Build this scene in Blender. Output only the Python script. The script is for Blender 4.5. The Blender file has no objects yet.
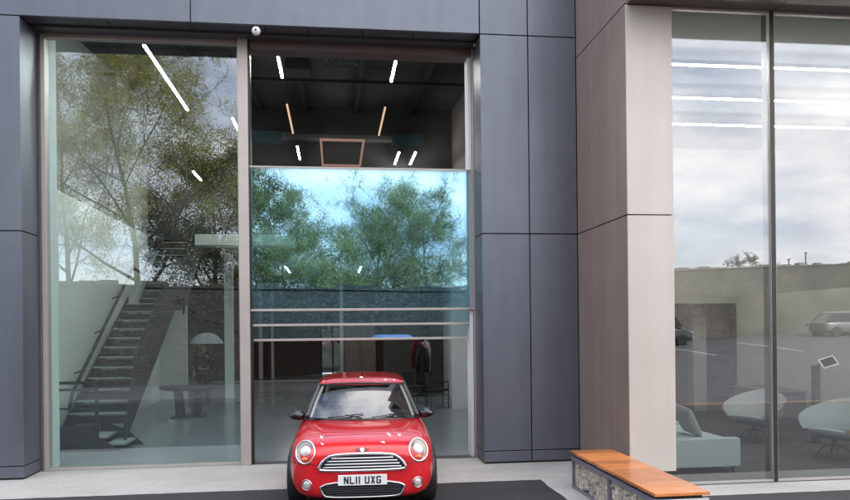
import bpy, bmesh, math, random
from mathutils import Vector, Matrix
from mathutils.bvhtree import BVHTree
R = math.radians
scene = bpy.context.scene
COL = scene.collection

# ------------------------------------------------------------------ materials
def new_mat(name):
    m = bpy.data.materials.new(name); m.use_nodes = True
    nt = m.node_tree
    for n in list(nt.nodes): nt.nodes.remove(n)
    out = nt.nodes.new('ShaderNodeOutputMaterial')
    return m, nt, out

def mat(name, col, rough=0.5, metal=0.0, col2=None, scale=6.0, detail=4.0, lo=0.35, hi=0.65, bump=0.0, bscale=None,
        coat=0.0, rvar=0.0, objvar=0.0, spec=0.5, blotch=None, stretch=None, tex='noise', bdist=0.01):
    m, nt, out = new_mat(name)
    N = nt.nodes.new; L = nt.links.new
    b = N('ShaderNodeBsdfPrincipled')
    L(b.outputs[0], out.inputs[0])
    b.inputs['Roughness'].default_value = rough
    b.inputs['Metallic'].default_value = metal
    b.inputs['Coat Weight'].default_value = coat
    b.inputs['Coat Roughness'].default_value = 0.04
    b.inputs['Specular IOR Level'].default_value = spec
    tc = N('ShaderNodeTexCoord'); mp = N('ShaderNodeMapping')
    L(tc.outputs['Object'], mp.inputs[0])
    if stretch: mp.inputs['Scale'].default_value = stretch
    if tex == 'noise':
        t = N('ShaderNodeTexNoise'); t.inputs['Scale'].default_value = scale; t.inputs['Detail'].default_value = detail
        f = t.outputs[0]
    else:
        t = N('ShaderNodeTexVoronoi'); t.inputs['Scale'].default_value = scale
        f = t.outputs['Color']
    L(mp.outputs[0], t.inputs['Vector'])
    rp = N('ShaderNodeMapRange'); rp.inputs[1].default_value = lo; rp.inputs[2].default_value = hi
    L(f, rp.inputs[0])
    mx = N('ShaderNodeMix'); mx.data_type = 'RGBA'
    c2 = col2 if col2 else tuple(c*0.93 for c in col)
    mx.inputs[6].default_value = (*col, 1); mx.inputs[7].default_value = (*c2, 1)
    L(rp.outputs[0], mx.inputs[0])
    cur = mx.outputs[2]
    if objvar:
        oi = N('ShaderNodeObjectInfo'); mr = N('ShaderNodeMapRange')
        mr.inputs[3].default_value = 1-objvar; mr.inputs[4].default_value = 1+objvar
        L(oi.outputs['Random'], mr.inputs[0])
        hs = N('ShaderNodeHueSaturation'); L(mr.outputs[0], hs.inputs['Value']); L(cur, hs.inputs['Color'])
        cur = hs.outputs[0]
    if blotch:   # large uneven weathering: (scale xyz, amount)
        mp2 = N('ShaderNodeMapping'); L(tc.outputs['Object'], mp2.inputs[0]); mp2.inputs['Scale'].default_value = blotch[0]
        tb = N('ShaderNodeTexNoise'); tb.inputs['Scale'].default_value = 1.0; tb.inputs['Detail'].default_value = 7; tb.inputs['Roughness'].default_value = .6
        L(mp2.outputs[0], tb.inputs['Vector'])
        mb = N('ShaderNodeMapRange'); mb.inputs[1].default_value = .3; mb.inputs[2].default_value = .7; mb.inputs[3].default_value = 1-blotch[1]; mb.inputs[4].default_value = 1+blotch[1]
        L(tb.outputs[0], mb.inputs[0])
        h2 = N('ShaderNodeHueSaturation'); L(mb.outputs[0], h2.inputs['Value']); L(cur, h2.inputs['Color']); cur = h2.outputs[0]
    L(cur, b.inputs['Base Color'])
    if rvar:
        r2 = N('ShaderNodeMapRange'); r2.inputs[3].default_value = rough-rvar; r2.inputs[4].default_value = rough+rvar
        t3 = N('ShaderNodeTexNoise'); t3.inputs['Scale'].default_value = scale*0.4; t3.inputs['Detail'].default_value = 5
        L(mp.outputs[0], t3.inputs['Vector']); L(t3.outputs[0], r2.inputs[0]); L(r2.outputs[0], b.inputs['Roughness'])
    if bump:
        t2 = N('ShaderNodeTexNoise'); t2.inputs['Scale'].default_value = bscale or scale; t2.inputs['Detail'].default_value = 3
        L(mp.outputs[0], t2.inputs['Vector'])
        bp = N('ShaderNodeBump'); bp.inputs['Strength'].default_value = bump; bp.inputs['Distance'].default_value = bdist
        L(t2.outputs[0], bp.inputs['Height']); L(bp.outputs[0], b.inputs['Normal'])
    return m

def glass_mat(name, refl, tint=(1, 1, 1), trans=(0.9, 0.95, 0.93), wob=0.0, wscale=1.2):
    m, nt, out = new_mat(name)
    N = nt.nodes.new; L = nt.links.new
    lw = N('ShaderNodeLayerWeight'); lw.inputs[0].default_value = 0.5
    pw = N('ShaderNodeMath'); pw.operation = 'POWER'; pw.inputs[1].default_value = 5
    L(lw.outputs['Facing'], pw.inputs[0])
    ma = N('ShaderNodeMath'); ma.operation = 'MULTIPLY_ADD'; ma.inputs[1].default_value = 1-refl; ma.inputs[2].default_value = refl
    L(pw.outputs[0], ma.inputs[0])
    tr = N('ShaderNodeBsdfTransparent'); tr.inputs[0].default_value = (*trans, 1)
    gl = N('ShaderNodeBsdfGlossy'); gl.inputs['Color'].default_value = (*tint, 1); gl.inputs['Roughness'].default_value = 0.0
    if wob:
        tc = N('ShaderNodeTexCoord'); t2 = N('ShaderNodeTexNoise'); t2.inputs['Scale'].default_value = wscale; t2.inputs['Detail'].default_value = 1
        L(tc.outputs['Object'], t2.inputs['Vector'])
        bp = N('ShaderNodeBump'); bp.inputs['Strength'].default_value = 1.0; bp.inputs['Distance'].default_value = wob
        L(t2.outputs[0], bp.inputs['Height']); L(bp.outputs[0], gl.inputs['Normal'])
    mx = N('ShaderNodeMixShader')
    L(ma.outputs[0], mx.inputs[0]); L(tr.outputs[0], mx.inputs[1]); L(gl.outputs[0], mx.inputs[2])
    L(mx.outputs[0], out.inputs[0])
    return m

def emit_mat(name, col, s):
    m, nt, out = new_mat(name)
    e = nt.nodes.new('ShaderNodeEmission'); e.inputs[0].default_value = (*col, 1); e.inputs[1].default_value = s
    nt.links.new(e.outputs[0], out.inputs[0])
    return m

M = {}
M['grey_clad'] = mat('blue_grey_cladding', (.142, .154, .184), .38, .5, (.133, .144, .173), 3.0, blotch=((5, 5, .35), .07), bump=.12, bscale=1.1, rvar=.05, objvar=.03, bdist=.02)
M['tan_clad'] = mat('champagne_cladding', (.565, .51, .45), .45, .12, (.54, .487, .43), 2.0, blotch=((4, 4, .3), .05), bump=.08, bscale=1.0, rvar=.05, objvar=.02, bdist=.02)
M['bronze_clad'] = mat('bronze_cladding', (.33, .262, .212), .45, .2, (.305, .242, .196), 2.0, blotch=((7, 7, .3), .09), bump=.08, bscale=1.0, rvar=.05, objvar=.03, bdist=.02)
M['brown_soffit'] = mat('brown_soffit_metal', (.15, .115, .105), .5, .2, (.13, .1, .09), 3)
M['dark_gap'] = mat('dark_gap_metal', (.02, .02, .022), .7)
M['soffit'] = mat('soffit_panel', (.09, .09, .1), .5, .3)
M['champ'] = mat('champagne_frame', (.47, .425, .385), .4, .3, (.44, .40, .365), 5, rvar=.06)
M['black_frame'] = mat('black_frame', (.018, .019, .02), .4)
M['gravel'] = mat('resin_gravel', (.545, .535, .505), .85, 0, (.32, .312, .292), 70, 6, .42, .62, blotch=((.8, 1.3, 1), .14), bump=.5, bscale=160, bdist=.006)
M['tarmac'] = mat('new_tarmac', (.028, .027, .029), .72, 0, (.075, .072, .072), 120, 5, .5, .75, blotch=((.5, .9, 1), .28), bump=.6, bscale=220, rvar=.12, bdist=.006)
M['asphalt'] = mat('worn_asphalt', (.085, .083, .09), .75, 0, (.055, .054, .058), 1.2, 8, .35, .7, bump=.3, bscale=120, bdist=.01)
M['shadow_edge_strip'] = mat('shadow_edge_brown', (.2, .14, .115), .8, 0, (.14, .1, .085), 8)
M['paint'] = mat('road_paint', (.75, .74, .72), .6, 0, (.55, .54, .52), 14)
M['conc_floor'] = mat('polished_floor', (.29, .33, .355), .2, 0, (.235, .27, .295), .8, 8, .3, .7, rvar=.06)
M['carpet'] = mat('grey_carpet', (.07, .07, .072), .95, 0, (.03, .03, .032), 3, 6, .35, .65, stretch=(1, 14, 1), bump=.3, bscale=90)
M['white_wall'] = mat('white_plaster', (.80, .83, .81), .85, 0, (.76, .79, .77), 1.5)
M['grey_wall'] = mat('grey_plaster', (.50, .50, .47), .85, 0, (.45, .45, .42), 1.0, 7)
M['gable'] = mat('dark_gable_lining', (.045, .046, .045), .8, 0, (.035, .036, .036), 1.2)
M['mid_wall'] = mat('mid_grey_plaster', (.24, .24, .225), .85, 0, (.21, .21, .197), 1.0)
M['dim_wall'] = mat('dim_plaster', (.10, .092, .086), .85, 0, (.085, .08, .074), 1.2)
M['dark_wall'] = mat('dark_timber_wall', (.15, .118, .105), .7, 0, (.11, .088, .08), 3, stretch=(6, 6, 1))
M['ceiling'] = mat('ceiling_sheet', (.042, .047, .045), .8, 0, (.034, .038, .036), .9)
M['rafter'] = mat('rafter_steel', (.02, .02, .022), .55)
M['steel_dark'] = mat('dark_steel', (.016, .018, .02), .55, .1, (.024, .026, .028), 9)
M['mesh_dark'] = mat('dark_perforated_steel', (.018, .021, .023), .6, .1, (.03, .034, .037), 90, 2, .45, .55)
M['tread'] = mat('stair_tread', (.34, .385, .375), .7)
M['duct'] = mat('galvanised_duct', (.12, .12, .12), .5, .4)
M['light'] = emit_mat('lit_linear_lamp', (1, .97, .92), 38.0)
M['light_warm'] = emit_mat('lit_warm_lamp', (1, .66, .42), .28)
M['pane'] = glass_mat('window_glass', .115, (.93, .95, 1.0), (.90, .98, .965), .0004, 1.0)
M['pane_right'] = glass_mat('bay_window_glass', .135, (.98, .98, 1.0), (.95, .97, .95), .0003, 1.0)
M['pane_door'] = glass_mat('lifting_door_glass', .15, (.62, .86, 1.0), (.88, .96, .98), .0006, 1.6)
M['dark_pane'] = glass_mat('tinted_rear_glass', .05, (1, 1, 1), (.22, .25, .24))
M['blue_pane'] = mat('clerestory_glass', (.065, .105, .112), .15)
# car
M['red'] = mat('red_car_paint', (.62, .010, .016), .4, 0, (.59, .009, .014), 2, coat=1.0, spec=.2)
M['car_black'] = mat('black_car_trim', (.014, .015, .016), .45)
M['gloss_black'] = mat('gloss_black', (.008, .008, .009), .08, coat=.5)
M['chrome'] = mat('chrome', (.72, .72, .73), .1, 1.0)
M['alloy'] = mat('alloy_wheel', (.55, .55, .56), .3, .9)
M['rubber'] = mat('tyre_rubber', (.016, .016, .017), .8)
M['screen'] = glass_mat('windscreen_glass', .165, (1, 1, 1), (.8, .87, .85))
M['side_glass'] = glass_mat('side_window_glass', .22, (1, 1, 1), (.35, .4, .38))
M['lens'] = glass_mat('lamp_lens', .06, (1, 1, 1), (.97, .97, .97))
M['reflector'] = mat('lamp_reflector', (.92, .9, .82), .22, .85)
M['bulb'] = mat('lamp_projector', (.85, .84, .78), .12, .4)
M['amber'] = mat('amber_indicator', (.85, .28, .03), .2, coat=.6)
M['seat_dark'] = mat('dark_seat_cloth', (.025, .025, .028), .85)
M['cream'] = mat('cream_trim', (.6, .58, .5), .7)
M['plate'] = mat('number_plate', (.82, .82, .80), .35)
M['ink'] = mat('plate_ink', (.008, .008, .008), .5)
# bench
M['stone'] = mat('gabion_stone', (.74, .66, .53), .85, 0, (.45, .40, .32), 5, 6, .35, .7, bump=.5, bscale=18)
M['galv'] = mat('grey_bench_steel', (.27, .28, .325), .45, .4, (.23, .24, .28), 8)
M['galv_light'] = mat('pale_bench_steel', (.62, .63, .66), .4, .3)
M['fabric'] = mat('pale_teal_fabric', (.40, .455, .46), .95, 0, (.365, .415, .42), 60, bump=.2, bscale=150)
M['fabric_grey'] = mat('grey_green_fabric', (.27, .31, .3), .95, 0, (.23, .27, .26), 50)
M['shell'] = mat('pale_grey_shell', (.34, .375, .375), .75, 0, (.31, .345, .345), 40)
M['leather'] = mat('tan_leather', (.38, .22, .10), .5, 0, (.32, .18, .08), 12)
M['oak'] = mat('dark_table_wood', (.05, .055, .055), .45, 0, (.035, .04, .04), 4, stretch=(1, 8, 1))
M['desk'] = mat('dark_desk_laminate', (.085, .085, .09), .6)
M['skin'] = mat('skin', (.5, .3, .22), .6)
M['hair'] = mat('dark_hair', (.03, .02, .015), .6)
M['cloth_dark'] = mat('dark_clothing', (.02, .021, .024), .9)
M['cloth_red'] = mat('red_clothing', (.10, .022, .022), .9)
M['cloth_white'] = mat('white_clothing', (.4, .38, .37), .9)
M['umb'] = mat('pale_umbrella_cloth', (.42, .43, .5), .8)
M['screen_black'] = mat('tablet_screen', (.01, .01, .012), .12)
M['white_plastic'] = mat('white_plastic', (.8, .8, .8), .35)
M['bark'] = mat('tree_bark', (.13, .11, .08), .9, 0, (.075, .064, .05), 5, stretch=(3, 3, .6))
M['wallstone'] = None

def wood_mat():
    m, nt, out = new_mat('varnished_bench_wood')
    N = nt.nodes.new; L = nt.links.new
    b = N('ShaderNodeBsdfPrincipled'); L(b.outputs[0], out.inputs[0])
    tc = N('ShaderNodeTexCoord'); mp = N('ShaderNodeMapping'); L(tc.outputs['Object'], mp.inputs[0])
    mp.inputs['Scale'].default_value = (.9, 9, 4)
    t = N('ShaderNodeTexNoise'); t.inputs['Scale'].default_value = 5; t.inputs['Detail'].default_value = 8; t.inputs['Distortion'].default_value = 1.0
    L(mp.outputs[0], t.inputs['Vector'])
    cr = N('ShaderNodeValToRGB')
    cr.color_ramp.elements[0].position = .3; cr.color_ramp.elements[0].color = (.50, .15, .03, 1)
    cr.color_ramp.elements[1].position = .7; cr.color_ramp.elements[1].color = (.82, .29, .075, 1)
    L(t.outputs[0], cr.inputs[0])
    sx = N('ShaderNodeSeparateXYZ'); L(tc.outputs['Object'], sx.inputs[0])
    dv = N('ShaderNodeMath'); dv.operation = 'DIVIDE'; dv.inputs[1].default_value = .2425; L(sx.outputs[1], dv.inputs[0])
    fl = N('ShaderNodeMath'); fl.operation = 'FLOOR'; L(dv.outputs[0], fl.inputs[0])
    wn = N('ShaderNodeTexWhiteNoise'); wn.noise_dimensions = '1D'; L(fl.outputs[0], wn.inputs['W'])
    mr = N('ShaderNodeMapRange'); mr.inputs[3].default_value = .66; mr.inputs[4].default_value = 1.18; L(wn.outputs['Value'], mr.inputs[0])
    hs = N('ShaderNodeHueSaturation'); L(cr.outputs[0], hs.inputs['Color']); L(mr.outputs[0], hs.inputs['Value'])
    L(hs.outputs[0], b.inputs['Base Color'])
    b.inputs['Roughness'].default_value = .42; b.inputs['Coat Weight'].default_value = .5; b.inputs['Coat Roughness'].default_value = .16
    bp = N('ShaderNodeBump'); bp.inputs['Strength'].default_value = .2; bp.inputs['Distance'].default_value = .003
    L(t.outputs[0], bp.inputs['Height']); L(bp.outputs[0], b.inputs['Normal'])
    return m
M['wood'] = wood_mat()

def rubble_mat(name='rubble_stone', c1=(.085, .08, .07), c2=(.21, .195, .165), c3=(.05, .047, .04)):
    m, nt, out = new_mat(name)
    N = nt.nodes.new; L = nt.links.new
    b = N('ShaderNodeBsdfPrincipled'); L(b.outputs[0], out.inputs[0]); b.inputs['Roughness'].default_value = .9
    tc = N('ShaderNodeTexCoord'); mp = N('ShaderNodeMapping'); L(tc.outputs['Object'], mp.inputs[0])
    mp.inputs['Scale'].default_value = (1.6, 1.6, 3.2)
    v = N('ShaderNodeTexVoronoi'); v.inputs['Scale'].default_value = 3.4; L(mp.outputs[0], v.inputs['Vector'])
    e = N('ShaderNodeTexVoronoi'); e.feature = 'DISTANCE_TO_EDGE'; e.inputs['Scale'].default_value = 3.4; L(mp.outputs[0], e.inputs['Vector'])
    sp = N('ShaderNodeSeparateColor'); L(v.outputs['Color'], sp.inputs[0])
    cr = N('ShaderNodeValToRGB')
    cr.color_ramp.elements[0].color = (*c1, 1); cr.color_ramp.elements[1].color = (*c2, 1)
    L(sp.outputs[0], cr.inputs[0])
    st = N('ShaderNodeMapRange'); st.inputs[1].default_value = .01; st.inputs[2].default_value = .06; L(e.outputs[0], st.inputs[0])
    mx = N('ShaderNodeMix'); mx.data_type = 'RGBA'; mx.inputs[6].default_value = (*c3, 1)
    L(st.outputs[0], mx.inputs[0]); L(cr.outputs[0], mx.inputs[7])
    n = N('ShaderNodeTexNoise'); n.inputs['Scale'].default_value = .35; n.inputs['Detail'].default_value = 6; L(tc.outputs['Object'], n.inputs['Vector'])
    n2 = N('ShaderNodeMapRange'); n2.inputs[1].default_value = .35; n2.inputs[2].default_value = .7; n2.inputs[3].default_value = .55; n2.inputs[4].default_value = 1.15; L(n.outputs[0], n2.inputs[0])
    hs = N('ShaderNodeHueSaturation'); L(mx.outputs[2], hs.inputs['Color']); L(n2.outputs[0], hs.inputs['Value'])
    L(hs.outputs[0], b.inputs['Base Color'])
    bp = N('ShaderNodeBump'); bp.inputs['Strength'].default_value = .8; bp.inputs['Distance'].default_value = .05
    L(st.outputs[0], bp.inputs['Height']); L(bp.outputs[0], b.inputs['Normal'])
    return m
M['wallstone'] = rubble_mat('pale_rubble_stone', (.13, .124, .11), (.2, .188, .162), (.10, .095, .085))
M['wallstone_dark'] = rubble_mat('dark_rubble_stone', (.042, .041, .038), (.082, .078, .07), (.036, .035, .032))

def leaf_mat(name, c1, c2):
    m, nt, out = new_mat(name)
    N = nt.nodes.new; L = nt.links.new
    d = N('ShaderNodeBsdfDiffuse'); t = N('ShaderNodeBsdfTranslucent'); mx = N('ShaderNodeMixShader'); mx.inputs[0].default_value = .45
    tc = N('ShaderNodeTexCoord'); n = N('ShaderNodeTexNoise'); n.inputs['Scale'].default_value = .9; n.inputs['Detail'].default_value = 4
    L(tc.outputs['Object'], n.inputs['Vector'])
    mr = N('ShaderNodeMapRange'); mr.inputs[1].default_value = .38; mr.inputs[2].default_value = .62; L(n.outputs[0], mr.inputs[0])
    c = N('ShaderNodeMix'); c.data_type = 'RGBA'; c.inputs[6].default_value = (*c1, 1); c.inputs[7].default_value = (*c2, 1)
    L(mr.outputs[0], c.inputs[0]); L(c.outputs[2], d.inputs[0]); L(c.outputs[2], t.inputs[0])
    L(d.outputs[0], mx.inputs[1]); L(t.outputs[0], mx.inputs[2]); L(mx.outputs[0], out.inputs[0])
    return m
M['leaf_spring'] = leaf_mat('spring_leaves', (.38, .36, .07), (.27, .27, .06))
M['leaf_mid'] = leaf_mat('mid_green_leaves', (.33, .37, .16), (.24, .28, .115))
M['leaf_dark'] = leaf_mat('dark_ivy_leaves', (.06, .065, .03), (.10, .10, .04))

# ------------------------------------------------------------------ mesh helper
class MB:
    def __init__(s): s.v = []; s.f = []
    def add(s, vs, fs):
        o = len(s.v); s.v += [tuple(v) for v in vs]; s.f += [tuple(i+o for i in f) for f in fs]; return s
    def box(s, x0, x1, y0, y1, z0, z1, mtx=None):
        vs = [Vector((x, y, z)) for x in (x0, x1) for y in (y0, y1) for z in (z0, z1)]
        if mtx: vs = [mtx @ v for v in vs]
        return s.add(vs, [(0, 1, 3, 2), (4, 6, 7, 5), (0, 4, 5, 1), (2, 3, 7, 6), (0, 2, 6, 4), (1, 5, 7, 3)])
    def quad(s, *p): return s.add(p, [tuple(range(len(p)))])
    def tube(s, pts, rad, n=8, closed=False, caps=True):
        pts = [Vector(p) for p in pts]; m = len(pts)
        rad = rad if isinstance(rad, (list, tuple)) else [rad]*m
        vs = []; fs = []; prev = None
        for i, p in enumerate(pts):
            a = pts[i-1] if (i > 0 or closed) else p; b = pts[(i+1) % m] if (i < m-1 or closed) else p
            t = (b-a)
            t = t.normalized() if t.length > 1e-9 else Vector((0, 0, 1))
            if prev is None:
                u = t.orthogonal().normalized()
            else:
                u = (prev - t*prev.dot(t)); u = u.normalized() if u.length > 1e-6 else t.orthogonal().normalized()
            prev = u; w = t.cross(u)
            for k in range(n):
                a_ = 2*math.pi*k/n
                vs.append(p + (u*math.cos(a_) + w*math.sin(a_))*rad[i])
        for i in range(m if closed else m-1):
            j = (i+1) % m
            for k in range(n):
                k2 = (k+1) % n
                fs.append((i*n+k, i*n+k2, j*n+k2, j*n+k))
        if caps and not closed:
            fs.append(tuple(range(n-1, -1, -1))); fs.append(tuple((m-1)*n+k for k in range(n)))
        return s.add(vs, fs)
    def cyl(s, p0, p1, r0, r1=None, n=16): return s.tube([p0, p1], [r0, r0 if r1 is None else r1], n)
    def rings(s, rings, close_ends=False):
        n = len(rings[0]); vs = [p for r in rings for p in r]; fs = []
        for i in range(len(rings)-1):
            for k in range(n):
                k2 = (k+1) % n
                fs.append((i*n+k, i*n+k2, (i+1)*n+k2, (i+1)*n+k))
        if close_ends:
            fs.append(tuple(range(n-1, -1, -1))); fs.append(tuple((len(rings)-1)*n+k for k in range(n)))
        return s.add(vs, fs)
    def grid(s, fn, nu, nv):
        vs = [fn(i/nu, j/nv) for j in range(nv+1) for i in range(nu+1)]
        fs = [(j*(nu+1)+i, j*(nu+1)+i+1, (j+1)*(nu+1)+i+1, (j+1)*(nu+1)+i) for j in range(nv) for i in range(nu)]
        return s.add(vs, fs)
    def ellipsoid(s, c, r, nu=16, nv=10, mtx=None):
        vs = []; fs = []
        for j in range(nv+1):
            th = math.pi*j/nv
            for i in range(nu):
                ph = 2*math.pi*i/nu
                p = Vector((r[0]*math.sin(th)*math.cos(ph), r[1]*math.sin(th)*math.sin(ph), r[2]*math.cos(th)))
                if mtx: p = mtx @ p
                vs.append(p+Vector(c))
        for j in range(nv):
            for i in range(nu):
                i2 = (i+1) % nu
                fs.append((j*nu+i, (j+1)*nu+i, (j+1)*nu+i2, j*nu+i2))
        return s.add(vs, fs)
    def prism(s, poly, fn, d0, d1):
        n = len(poly)
        vs = [fn(a, b, d0) for a, b in poly] + [fn(a, b, d1) for a, b in poly]
        fs = [tuple(range(n)), tuple(range(2*n-1, n-1, -1))] + [(i, (i+1) % n + 0, (i+1) % n + n, i+n) for i in range(n)]
        return s.add(vs, fs)
    def build(s, name, m, parent=None, smooth=None, bevel=0.0, sub=0, segs=2, clean=False):
        me = bpy.data.meshes.new(name); me.from_pydata([tuple(v) for v in s.v], [], s.f); me.update()
        bm = bmesh.new(); bm.from_mesh(me)
        if clean: bmesh.ops.remove_doubles(bm, verts=bm.verts, dist=1e-5)
        bmesh.ops.recalc_face_normals(bm, faces=bm.faces); bm.to_mesh(me); bm.free()
        o = bpy.data.objects.new(name, me); COL.objects.link(o)
        if m is not None: me.materials.append(m)
        if parent is not None: o.parent = parent
        if bevel:
            b = o.modifiers.new('bevel', 'BEVEL'); b.width = bevel; b.segments = segs; b.limit_method = 'ANGLE'
        if sub:
            b = o.modifiers.new('sub', 'SUBSURF'); b.levels = sub; b.render_levels = sub
        if smooth:
            for p in me.polygons: p.use_smooth = True
            if smooth < 179: me.set_sharp_from_angle(angle=R(smooth))
        return o

def bake(o):
    """replace an object's mesh by its evaluated mesh"""
    dg = bpy.context.evaluated_depsgraph_get(); dg.update()
    me = bpy.data.meshes.new_from_object(o.evaluated_get(dg))
    me.name = o.name
    o.modifiers.clear(); o.data = me
    return o

def tag(o, label=None, cat=None, group=None, kind=None):
    if label: o['label'] = label
    if cat: o['category'] = cat
    if group: o['group'] = group
    if kind: o['kind'] = kind
    return o

def thing(name, label, cat, loc=(0, 0, 0), rz=0.0, group=None):
    o = bpy.data.objects.new(name, None); COL.objects.link(o); o.empty_display_size = .2
    o.location = loc; o.rotation_euler = (0, 0, rz)
    return tag(o, label, cat, group)

def dup(root, loc, rz=None, label=None):
    r = root.copy(); COL.objects.link(r); r.location = loc
    if rz is not None: r.rotation_euler = (0, 0, rz)
    if label: r['label'] = label
    def kids(a, b):
        for ch in [c for c in bpy.data.objects if c.parent == a]:
            c = ch.copy(); COL.objects.link(c); c.parent = b; kids(ch, c)
    kids(root, r)
    return r

# ------------------------------------------------------------------ camera, light, sky
CAM = (0.0, -10.493, 2.0); YAW = R(7.064); ROLL = R(-0.594)
cd = bpy.data.cameras.new('camera'); cam = bpy.data.objects.new('camera', cd); COL.objects.link(cam)
cd.sensor_width = 36.0; cd.lens = 36.0*728.33/850.0
cd.shift_y = (328.5-250.0)/850.0
cd.clip_start = .05; cd.clip_end = 3000
cam.matrix_world = Matrix.Translation(CAM) @ Matrix.Rotation(-YAW, 4, 'Z') @ Matrix.Rotation(R(90), 4, 'X') @ Matrix.Rotation(ROLL, 4, 'Z')
scene.camera = cam

SUN_AZ, SUN_EL = R(24), R(40)      # the sun stands behind the building: the forecourt lies in its shade, wall and trees opposite are lit
S = Vector((math.sin(SUN_AZ)*math.cos(SUN_EL), math.cos(SUN_AZ)*math.cos(SUN_EL), math.sin(SUN_EL)))
sd = bpy.data.lights.new('sun', 'SUN'); sun = bpy.data.objects.new('sun', sd); COL.objects.link(sun)
sd.energy = 3.6; sd.angle = R(.6); sd.color = (1, .96, .9)
sun.rotation_euler = S.to_track_quat('Z', 'Y').to_euler()

w = bpy.data.worlds.new('World'); scene.world = w; w.use_nodes = True
nt = w.node_tree
for n in list(nt.nodes): nt.nodes.remove(n)
N = nt.nodes.new; L = nt.links.new
wo = N('ShaderNodeOutputWorld'); bg = N('ShaderNodeBackground'); bg.inputs[1].default_value = .11; L(bg.outputs[0], wo.inputs[0])
sky = N('ShaderNodeTexSky'); sky.sky_type = 'NISHITA'; sky.sun_disc = False
sky.dust_density = .2; sky.ozone_density = 2.5; sky.air_density = 1.0; sky.sun_elevation = SUN_EL; sky.sun_rotation = math.atan2(S.x, S.y)
tc = N('ShaderNodeTexCoord'); sx = N('ShaderNodeSeparateXYZ'); L(tc.outputs['Generated'], sx.inputs[0])
az = N('ShaderNodeMath'); az.operation = 'ADD'; az.inputs[1].default_value = .22; L(sx.outputs[2], az.inputs[0])
mxz = N('ShaderNodeMath'); mxz.operation = 'MAXIMUM'; mxz.inputs[1].default_value = .1; L(az.outputs[0], mxz.inputs[0])
dx = N('ShaderNodeMath'); dx.operation = 'DIVIDE'; L(sx.outputs[0], dx.inputs[0]); L(mxz.outputs[0], dx.inputs[1])
dy = N('ShaderNodeMath'); dy.operation = 'DIVIDE'; L(sx.outputs[1], dy.inputs[0]); L(mxz.outputs[0], dy.inputs[1])
cb = N('ShaderNodeCombineXYZ'); L(dx.outputs[0], cb.inputs[0]); L(dy.outputs[0], cb.inputs[1]); cb.inputs[2].default_value = 3.7
cn = N('ShaderNodeTexNoise'); cn.inputs['Scale'].default_value = 1.1; cn.inputs['Detail'].default_value = 9; cn.inputs['Roughness'].default_value = .55; cn.inputs['Distortion'].default_value = .3
L(cb.outputs[0], cn.inputs['Vector'])
# more cloud towards the right (+x), clearer on the left
bx = N('ShaderNodeMath'); bx.operation = 'MULTIPLY_ADD'; bx.inputs[1].default_value = .20; L(sx.outputs[0], bx.inputs[0]); L(cn.outputs[0], bx.inputs[2])
bz = N('ShaderNodeMath'); bz.operation = 'MULTIPLY_ADD'; bz.inputs[1].default_value = .17; L(sx.outputs[2], bz.inputs[0]); L(bx.outputs[0], bz.inputs[2])
cm = N('ShaderNodeMapRange'); cm.inputs[1].default_value = .40; cm.inputs[2].default_value = .64; L(bz.outputs[0], cm.inputs[0])
cn2 = N('ShaderNodeTexNoise'); cn2.inputs['Scale'].default_value = 2.3; cn2.inputs['Detail'].default_value = 8; cn2.inputs['Roughness'].default_value = .6; L(cb.outputs[0], cn2.inputs['Vector'])
cr = N('ShaderNodeValToRGB'); cr.color_ramp.elements[0].position = .32; cr.color_ramp.elements[1].position = .66
cr.color_ramp.elements[0].color = (6.6, 6.9, 8.0, 1); cr.color_ramp.elements[1].color = (11.6, 11.4, 11.3, 1)
L(cn2.outputs[0], cr.inputs[0])
sk2 = N('ShaderNodeVectorMath'); sk2.operation = 'MULTIPLY'; sk2.inputs[1].default_value = (1.24, 1.0, 1.02); L(sky.outputs[0], sk2.inputs[0])
mxc = N('ShaderNodeMix'); mxc.data_type = 'RGBA'; L(cm.outputs[0], mxc.inputs[0]); L(sk2.outputs[0], mxc.inputs[6]); L(cr.outputs[0], mxc.inputs[7])
L(mxc.outputs[2], bg.inputs[0])

vs_ = scene.view_settings
scene.display_settings.display_device = 'sRGB'
vs_.view_transform = 'Standard'; vs_.look = 'None'; vs_.exposure = 1.65; vs_.gamma = 1.0; vs_.use_curve_mapping = False
scene.render.engine = 'CYCLES'
cy = scene.cycles
cy.max_bounces = 10; cy.diffuse_bounces = 4; cy.glossy_bounces = 6; cy.transparent_max_bounces = 24; cy.transmission_bounces = 6
cy.use_denoising = True; cy.caustics_reflective = False; cy.caustics_refractive = False; cy.sample_clamp_indirect = 6.0

# ------------------------------------------------------------------ ground
def gz(x, y):
    r = min(1, max(0, (-13-y)/24.0)); r = r*r*(3-2*r)
    return max(0.0, .045*x)*r if x < 40 else 1.8*r

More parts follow.
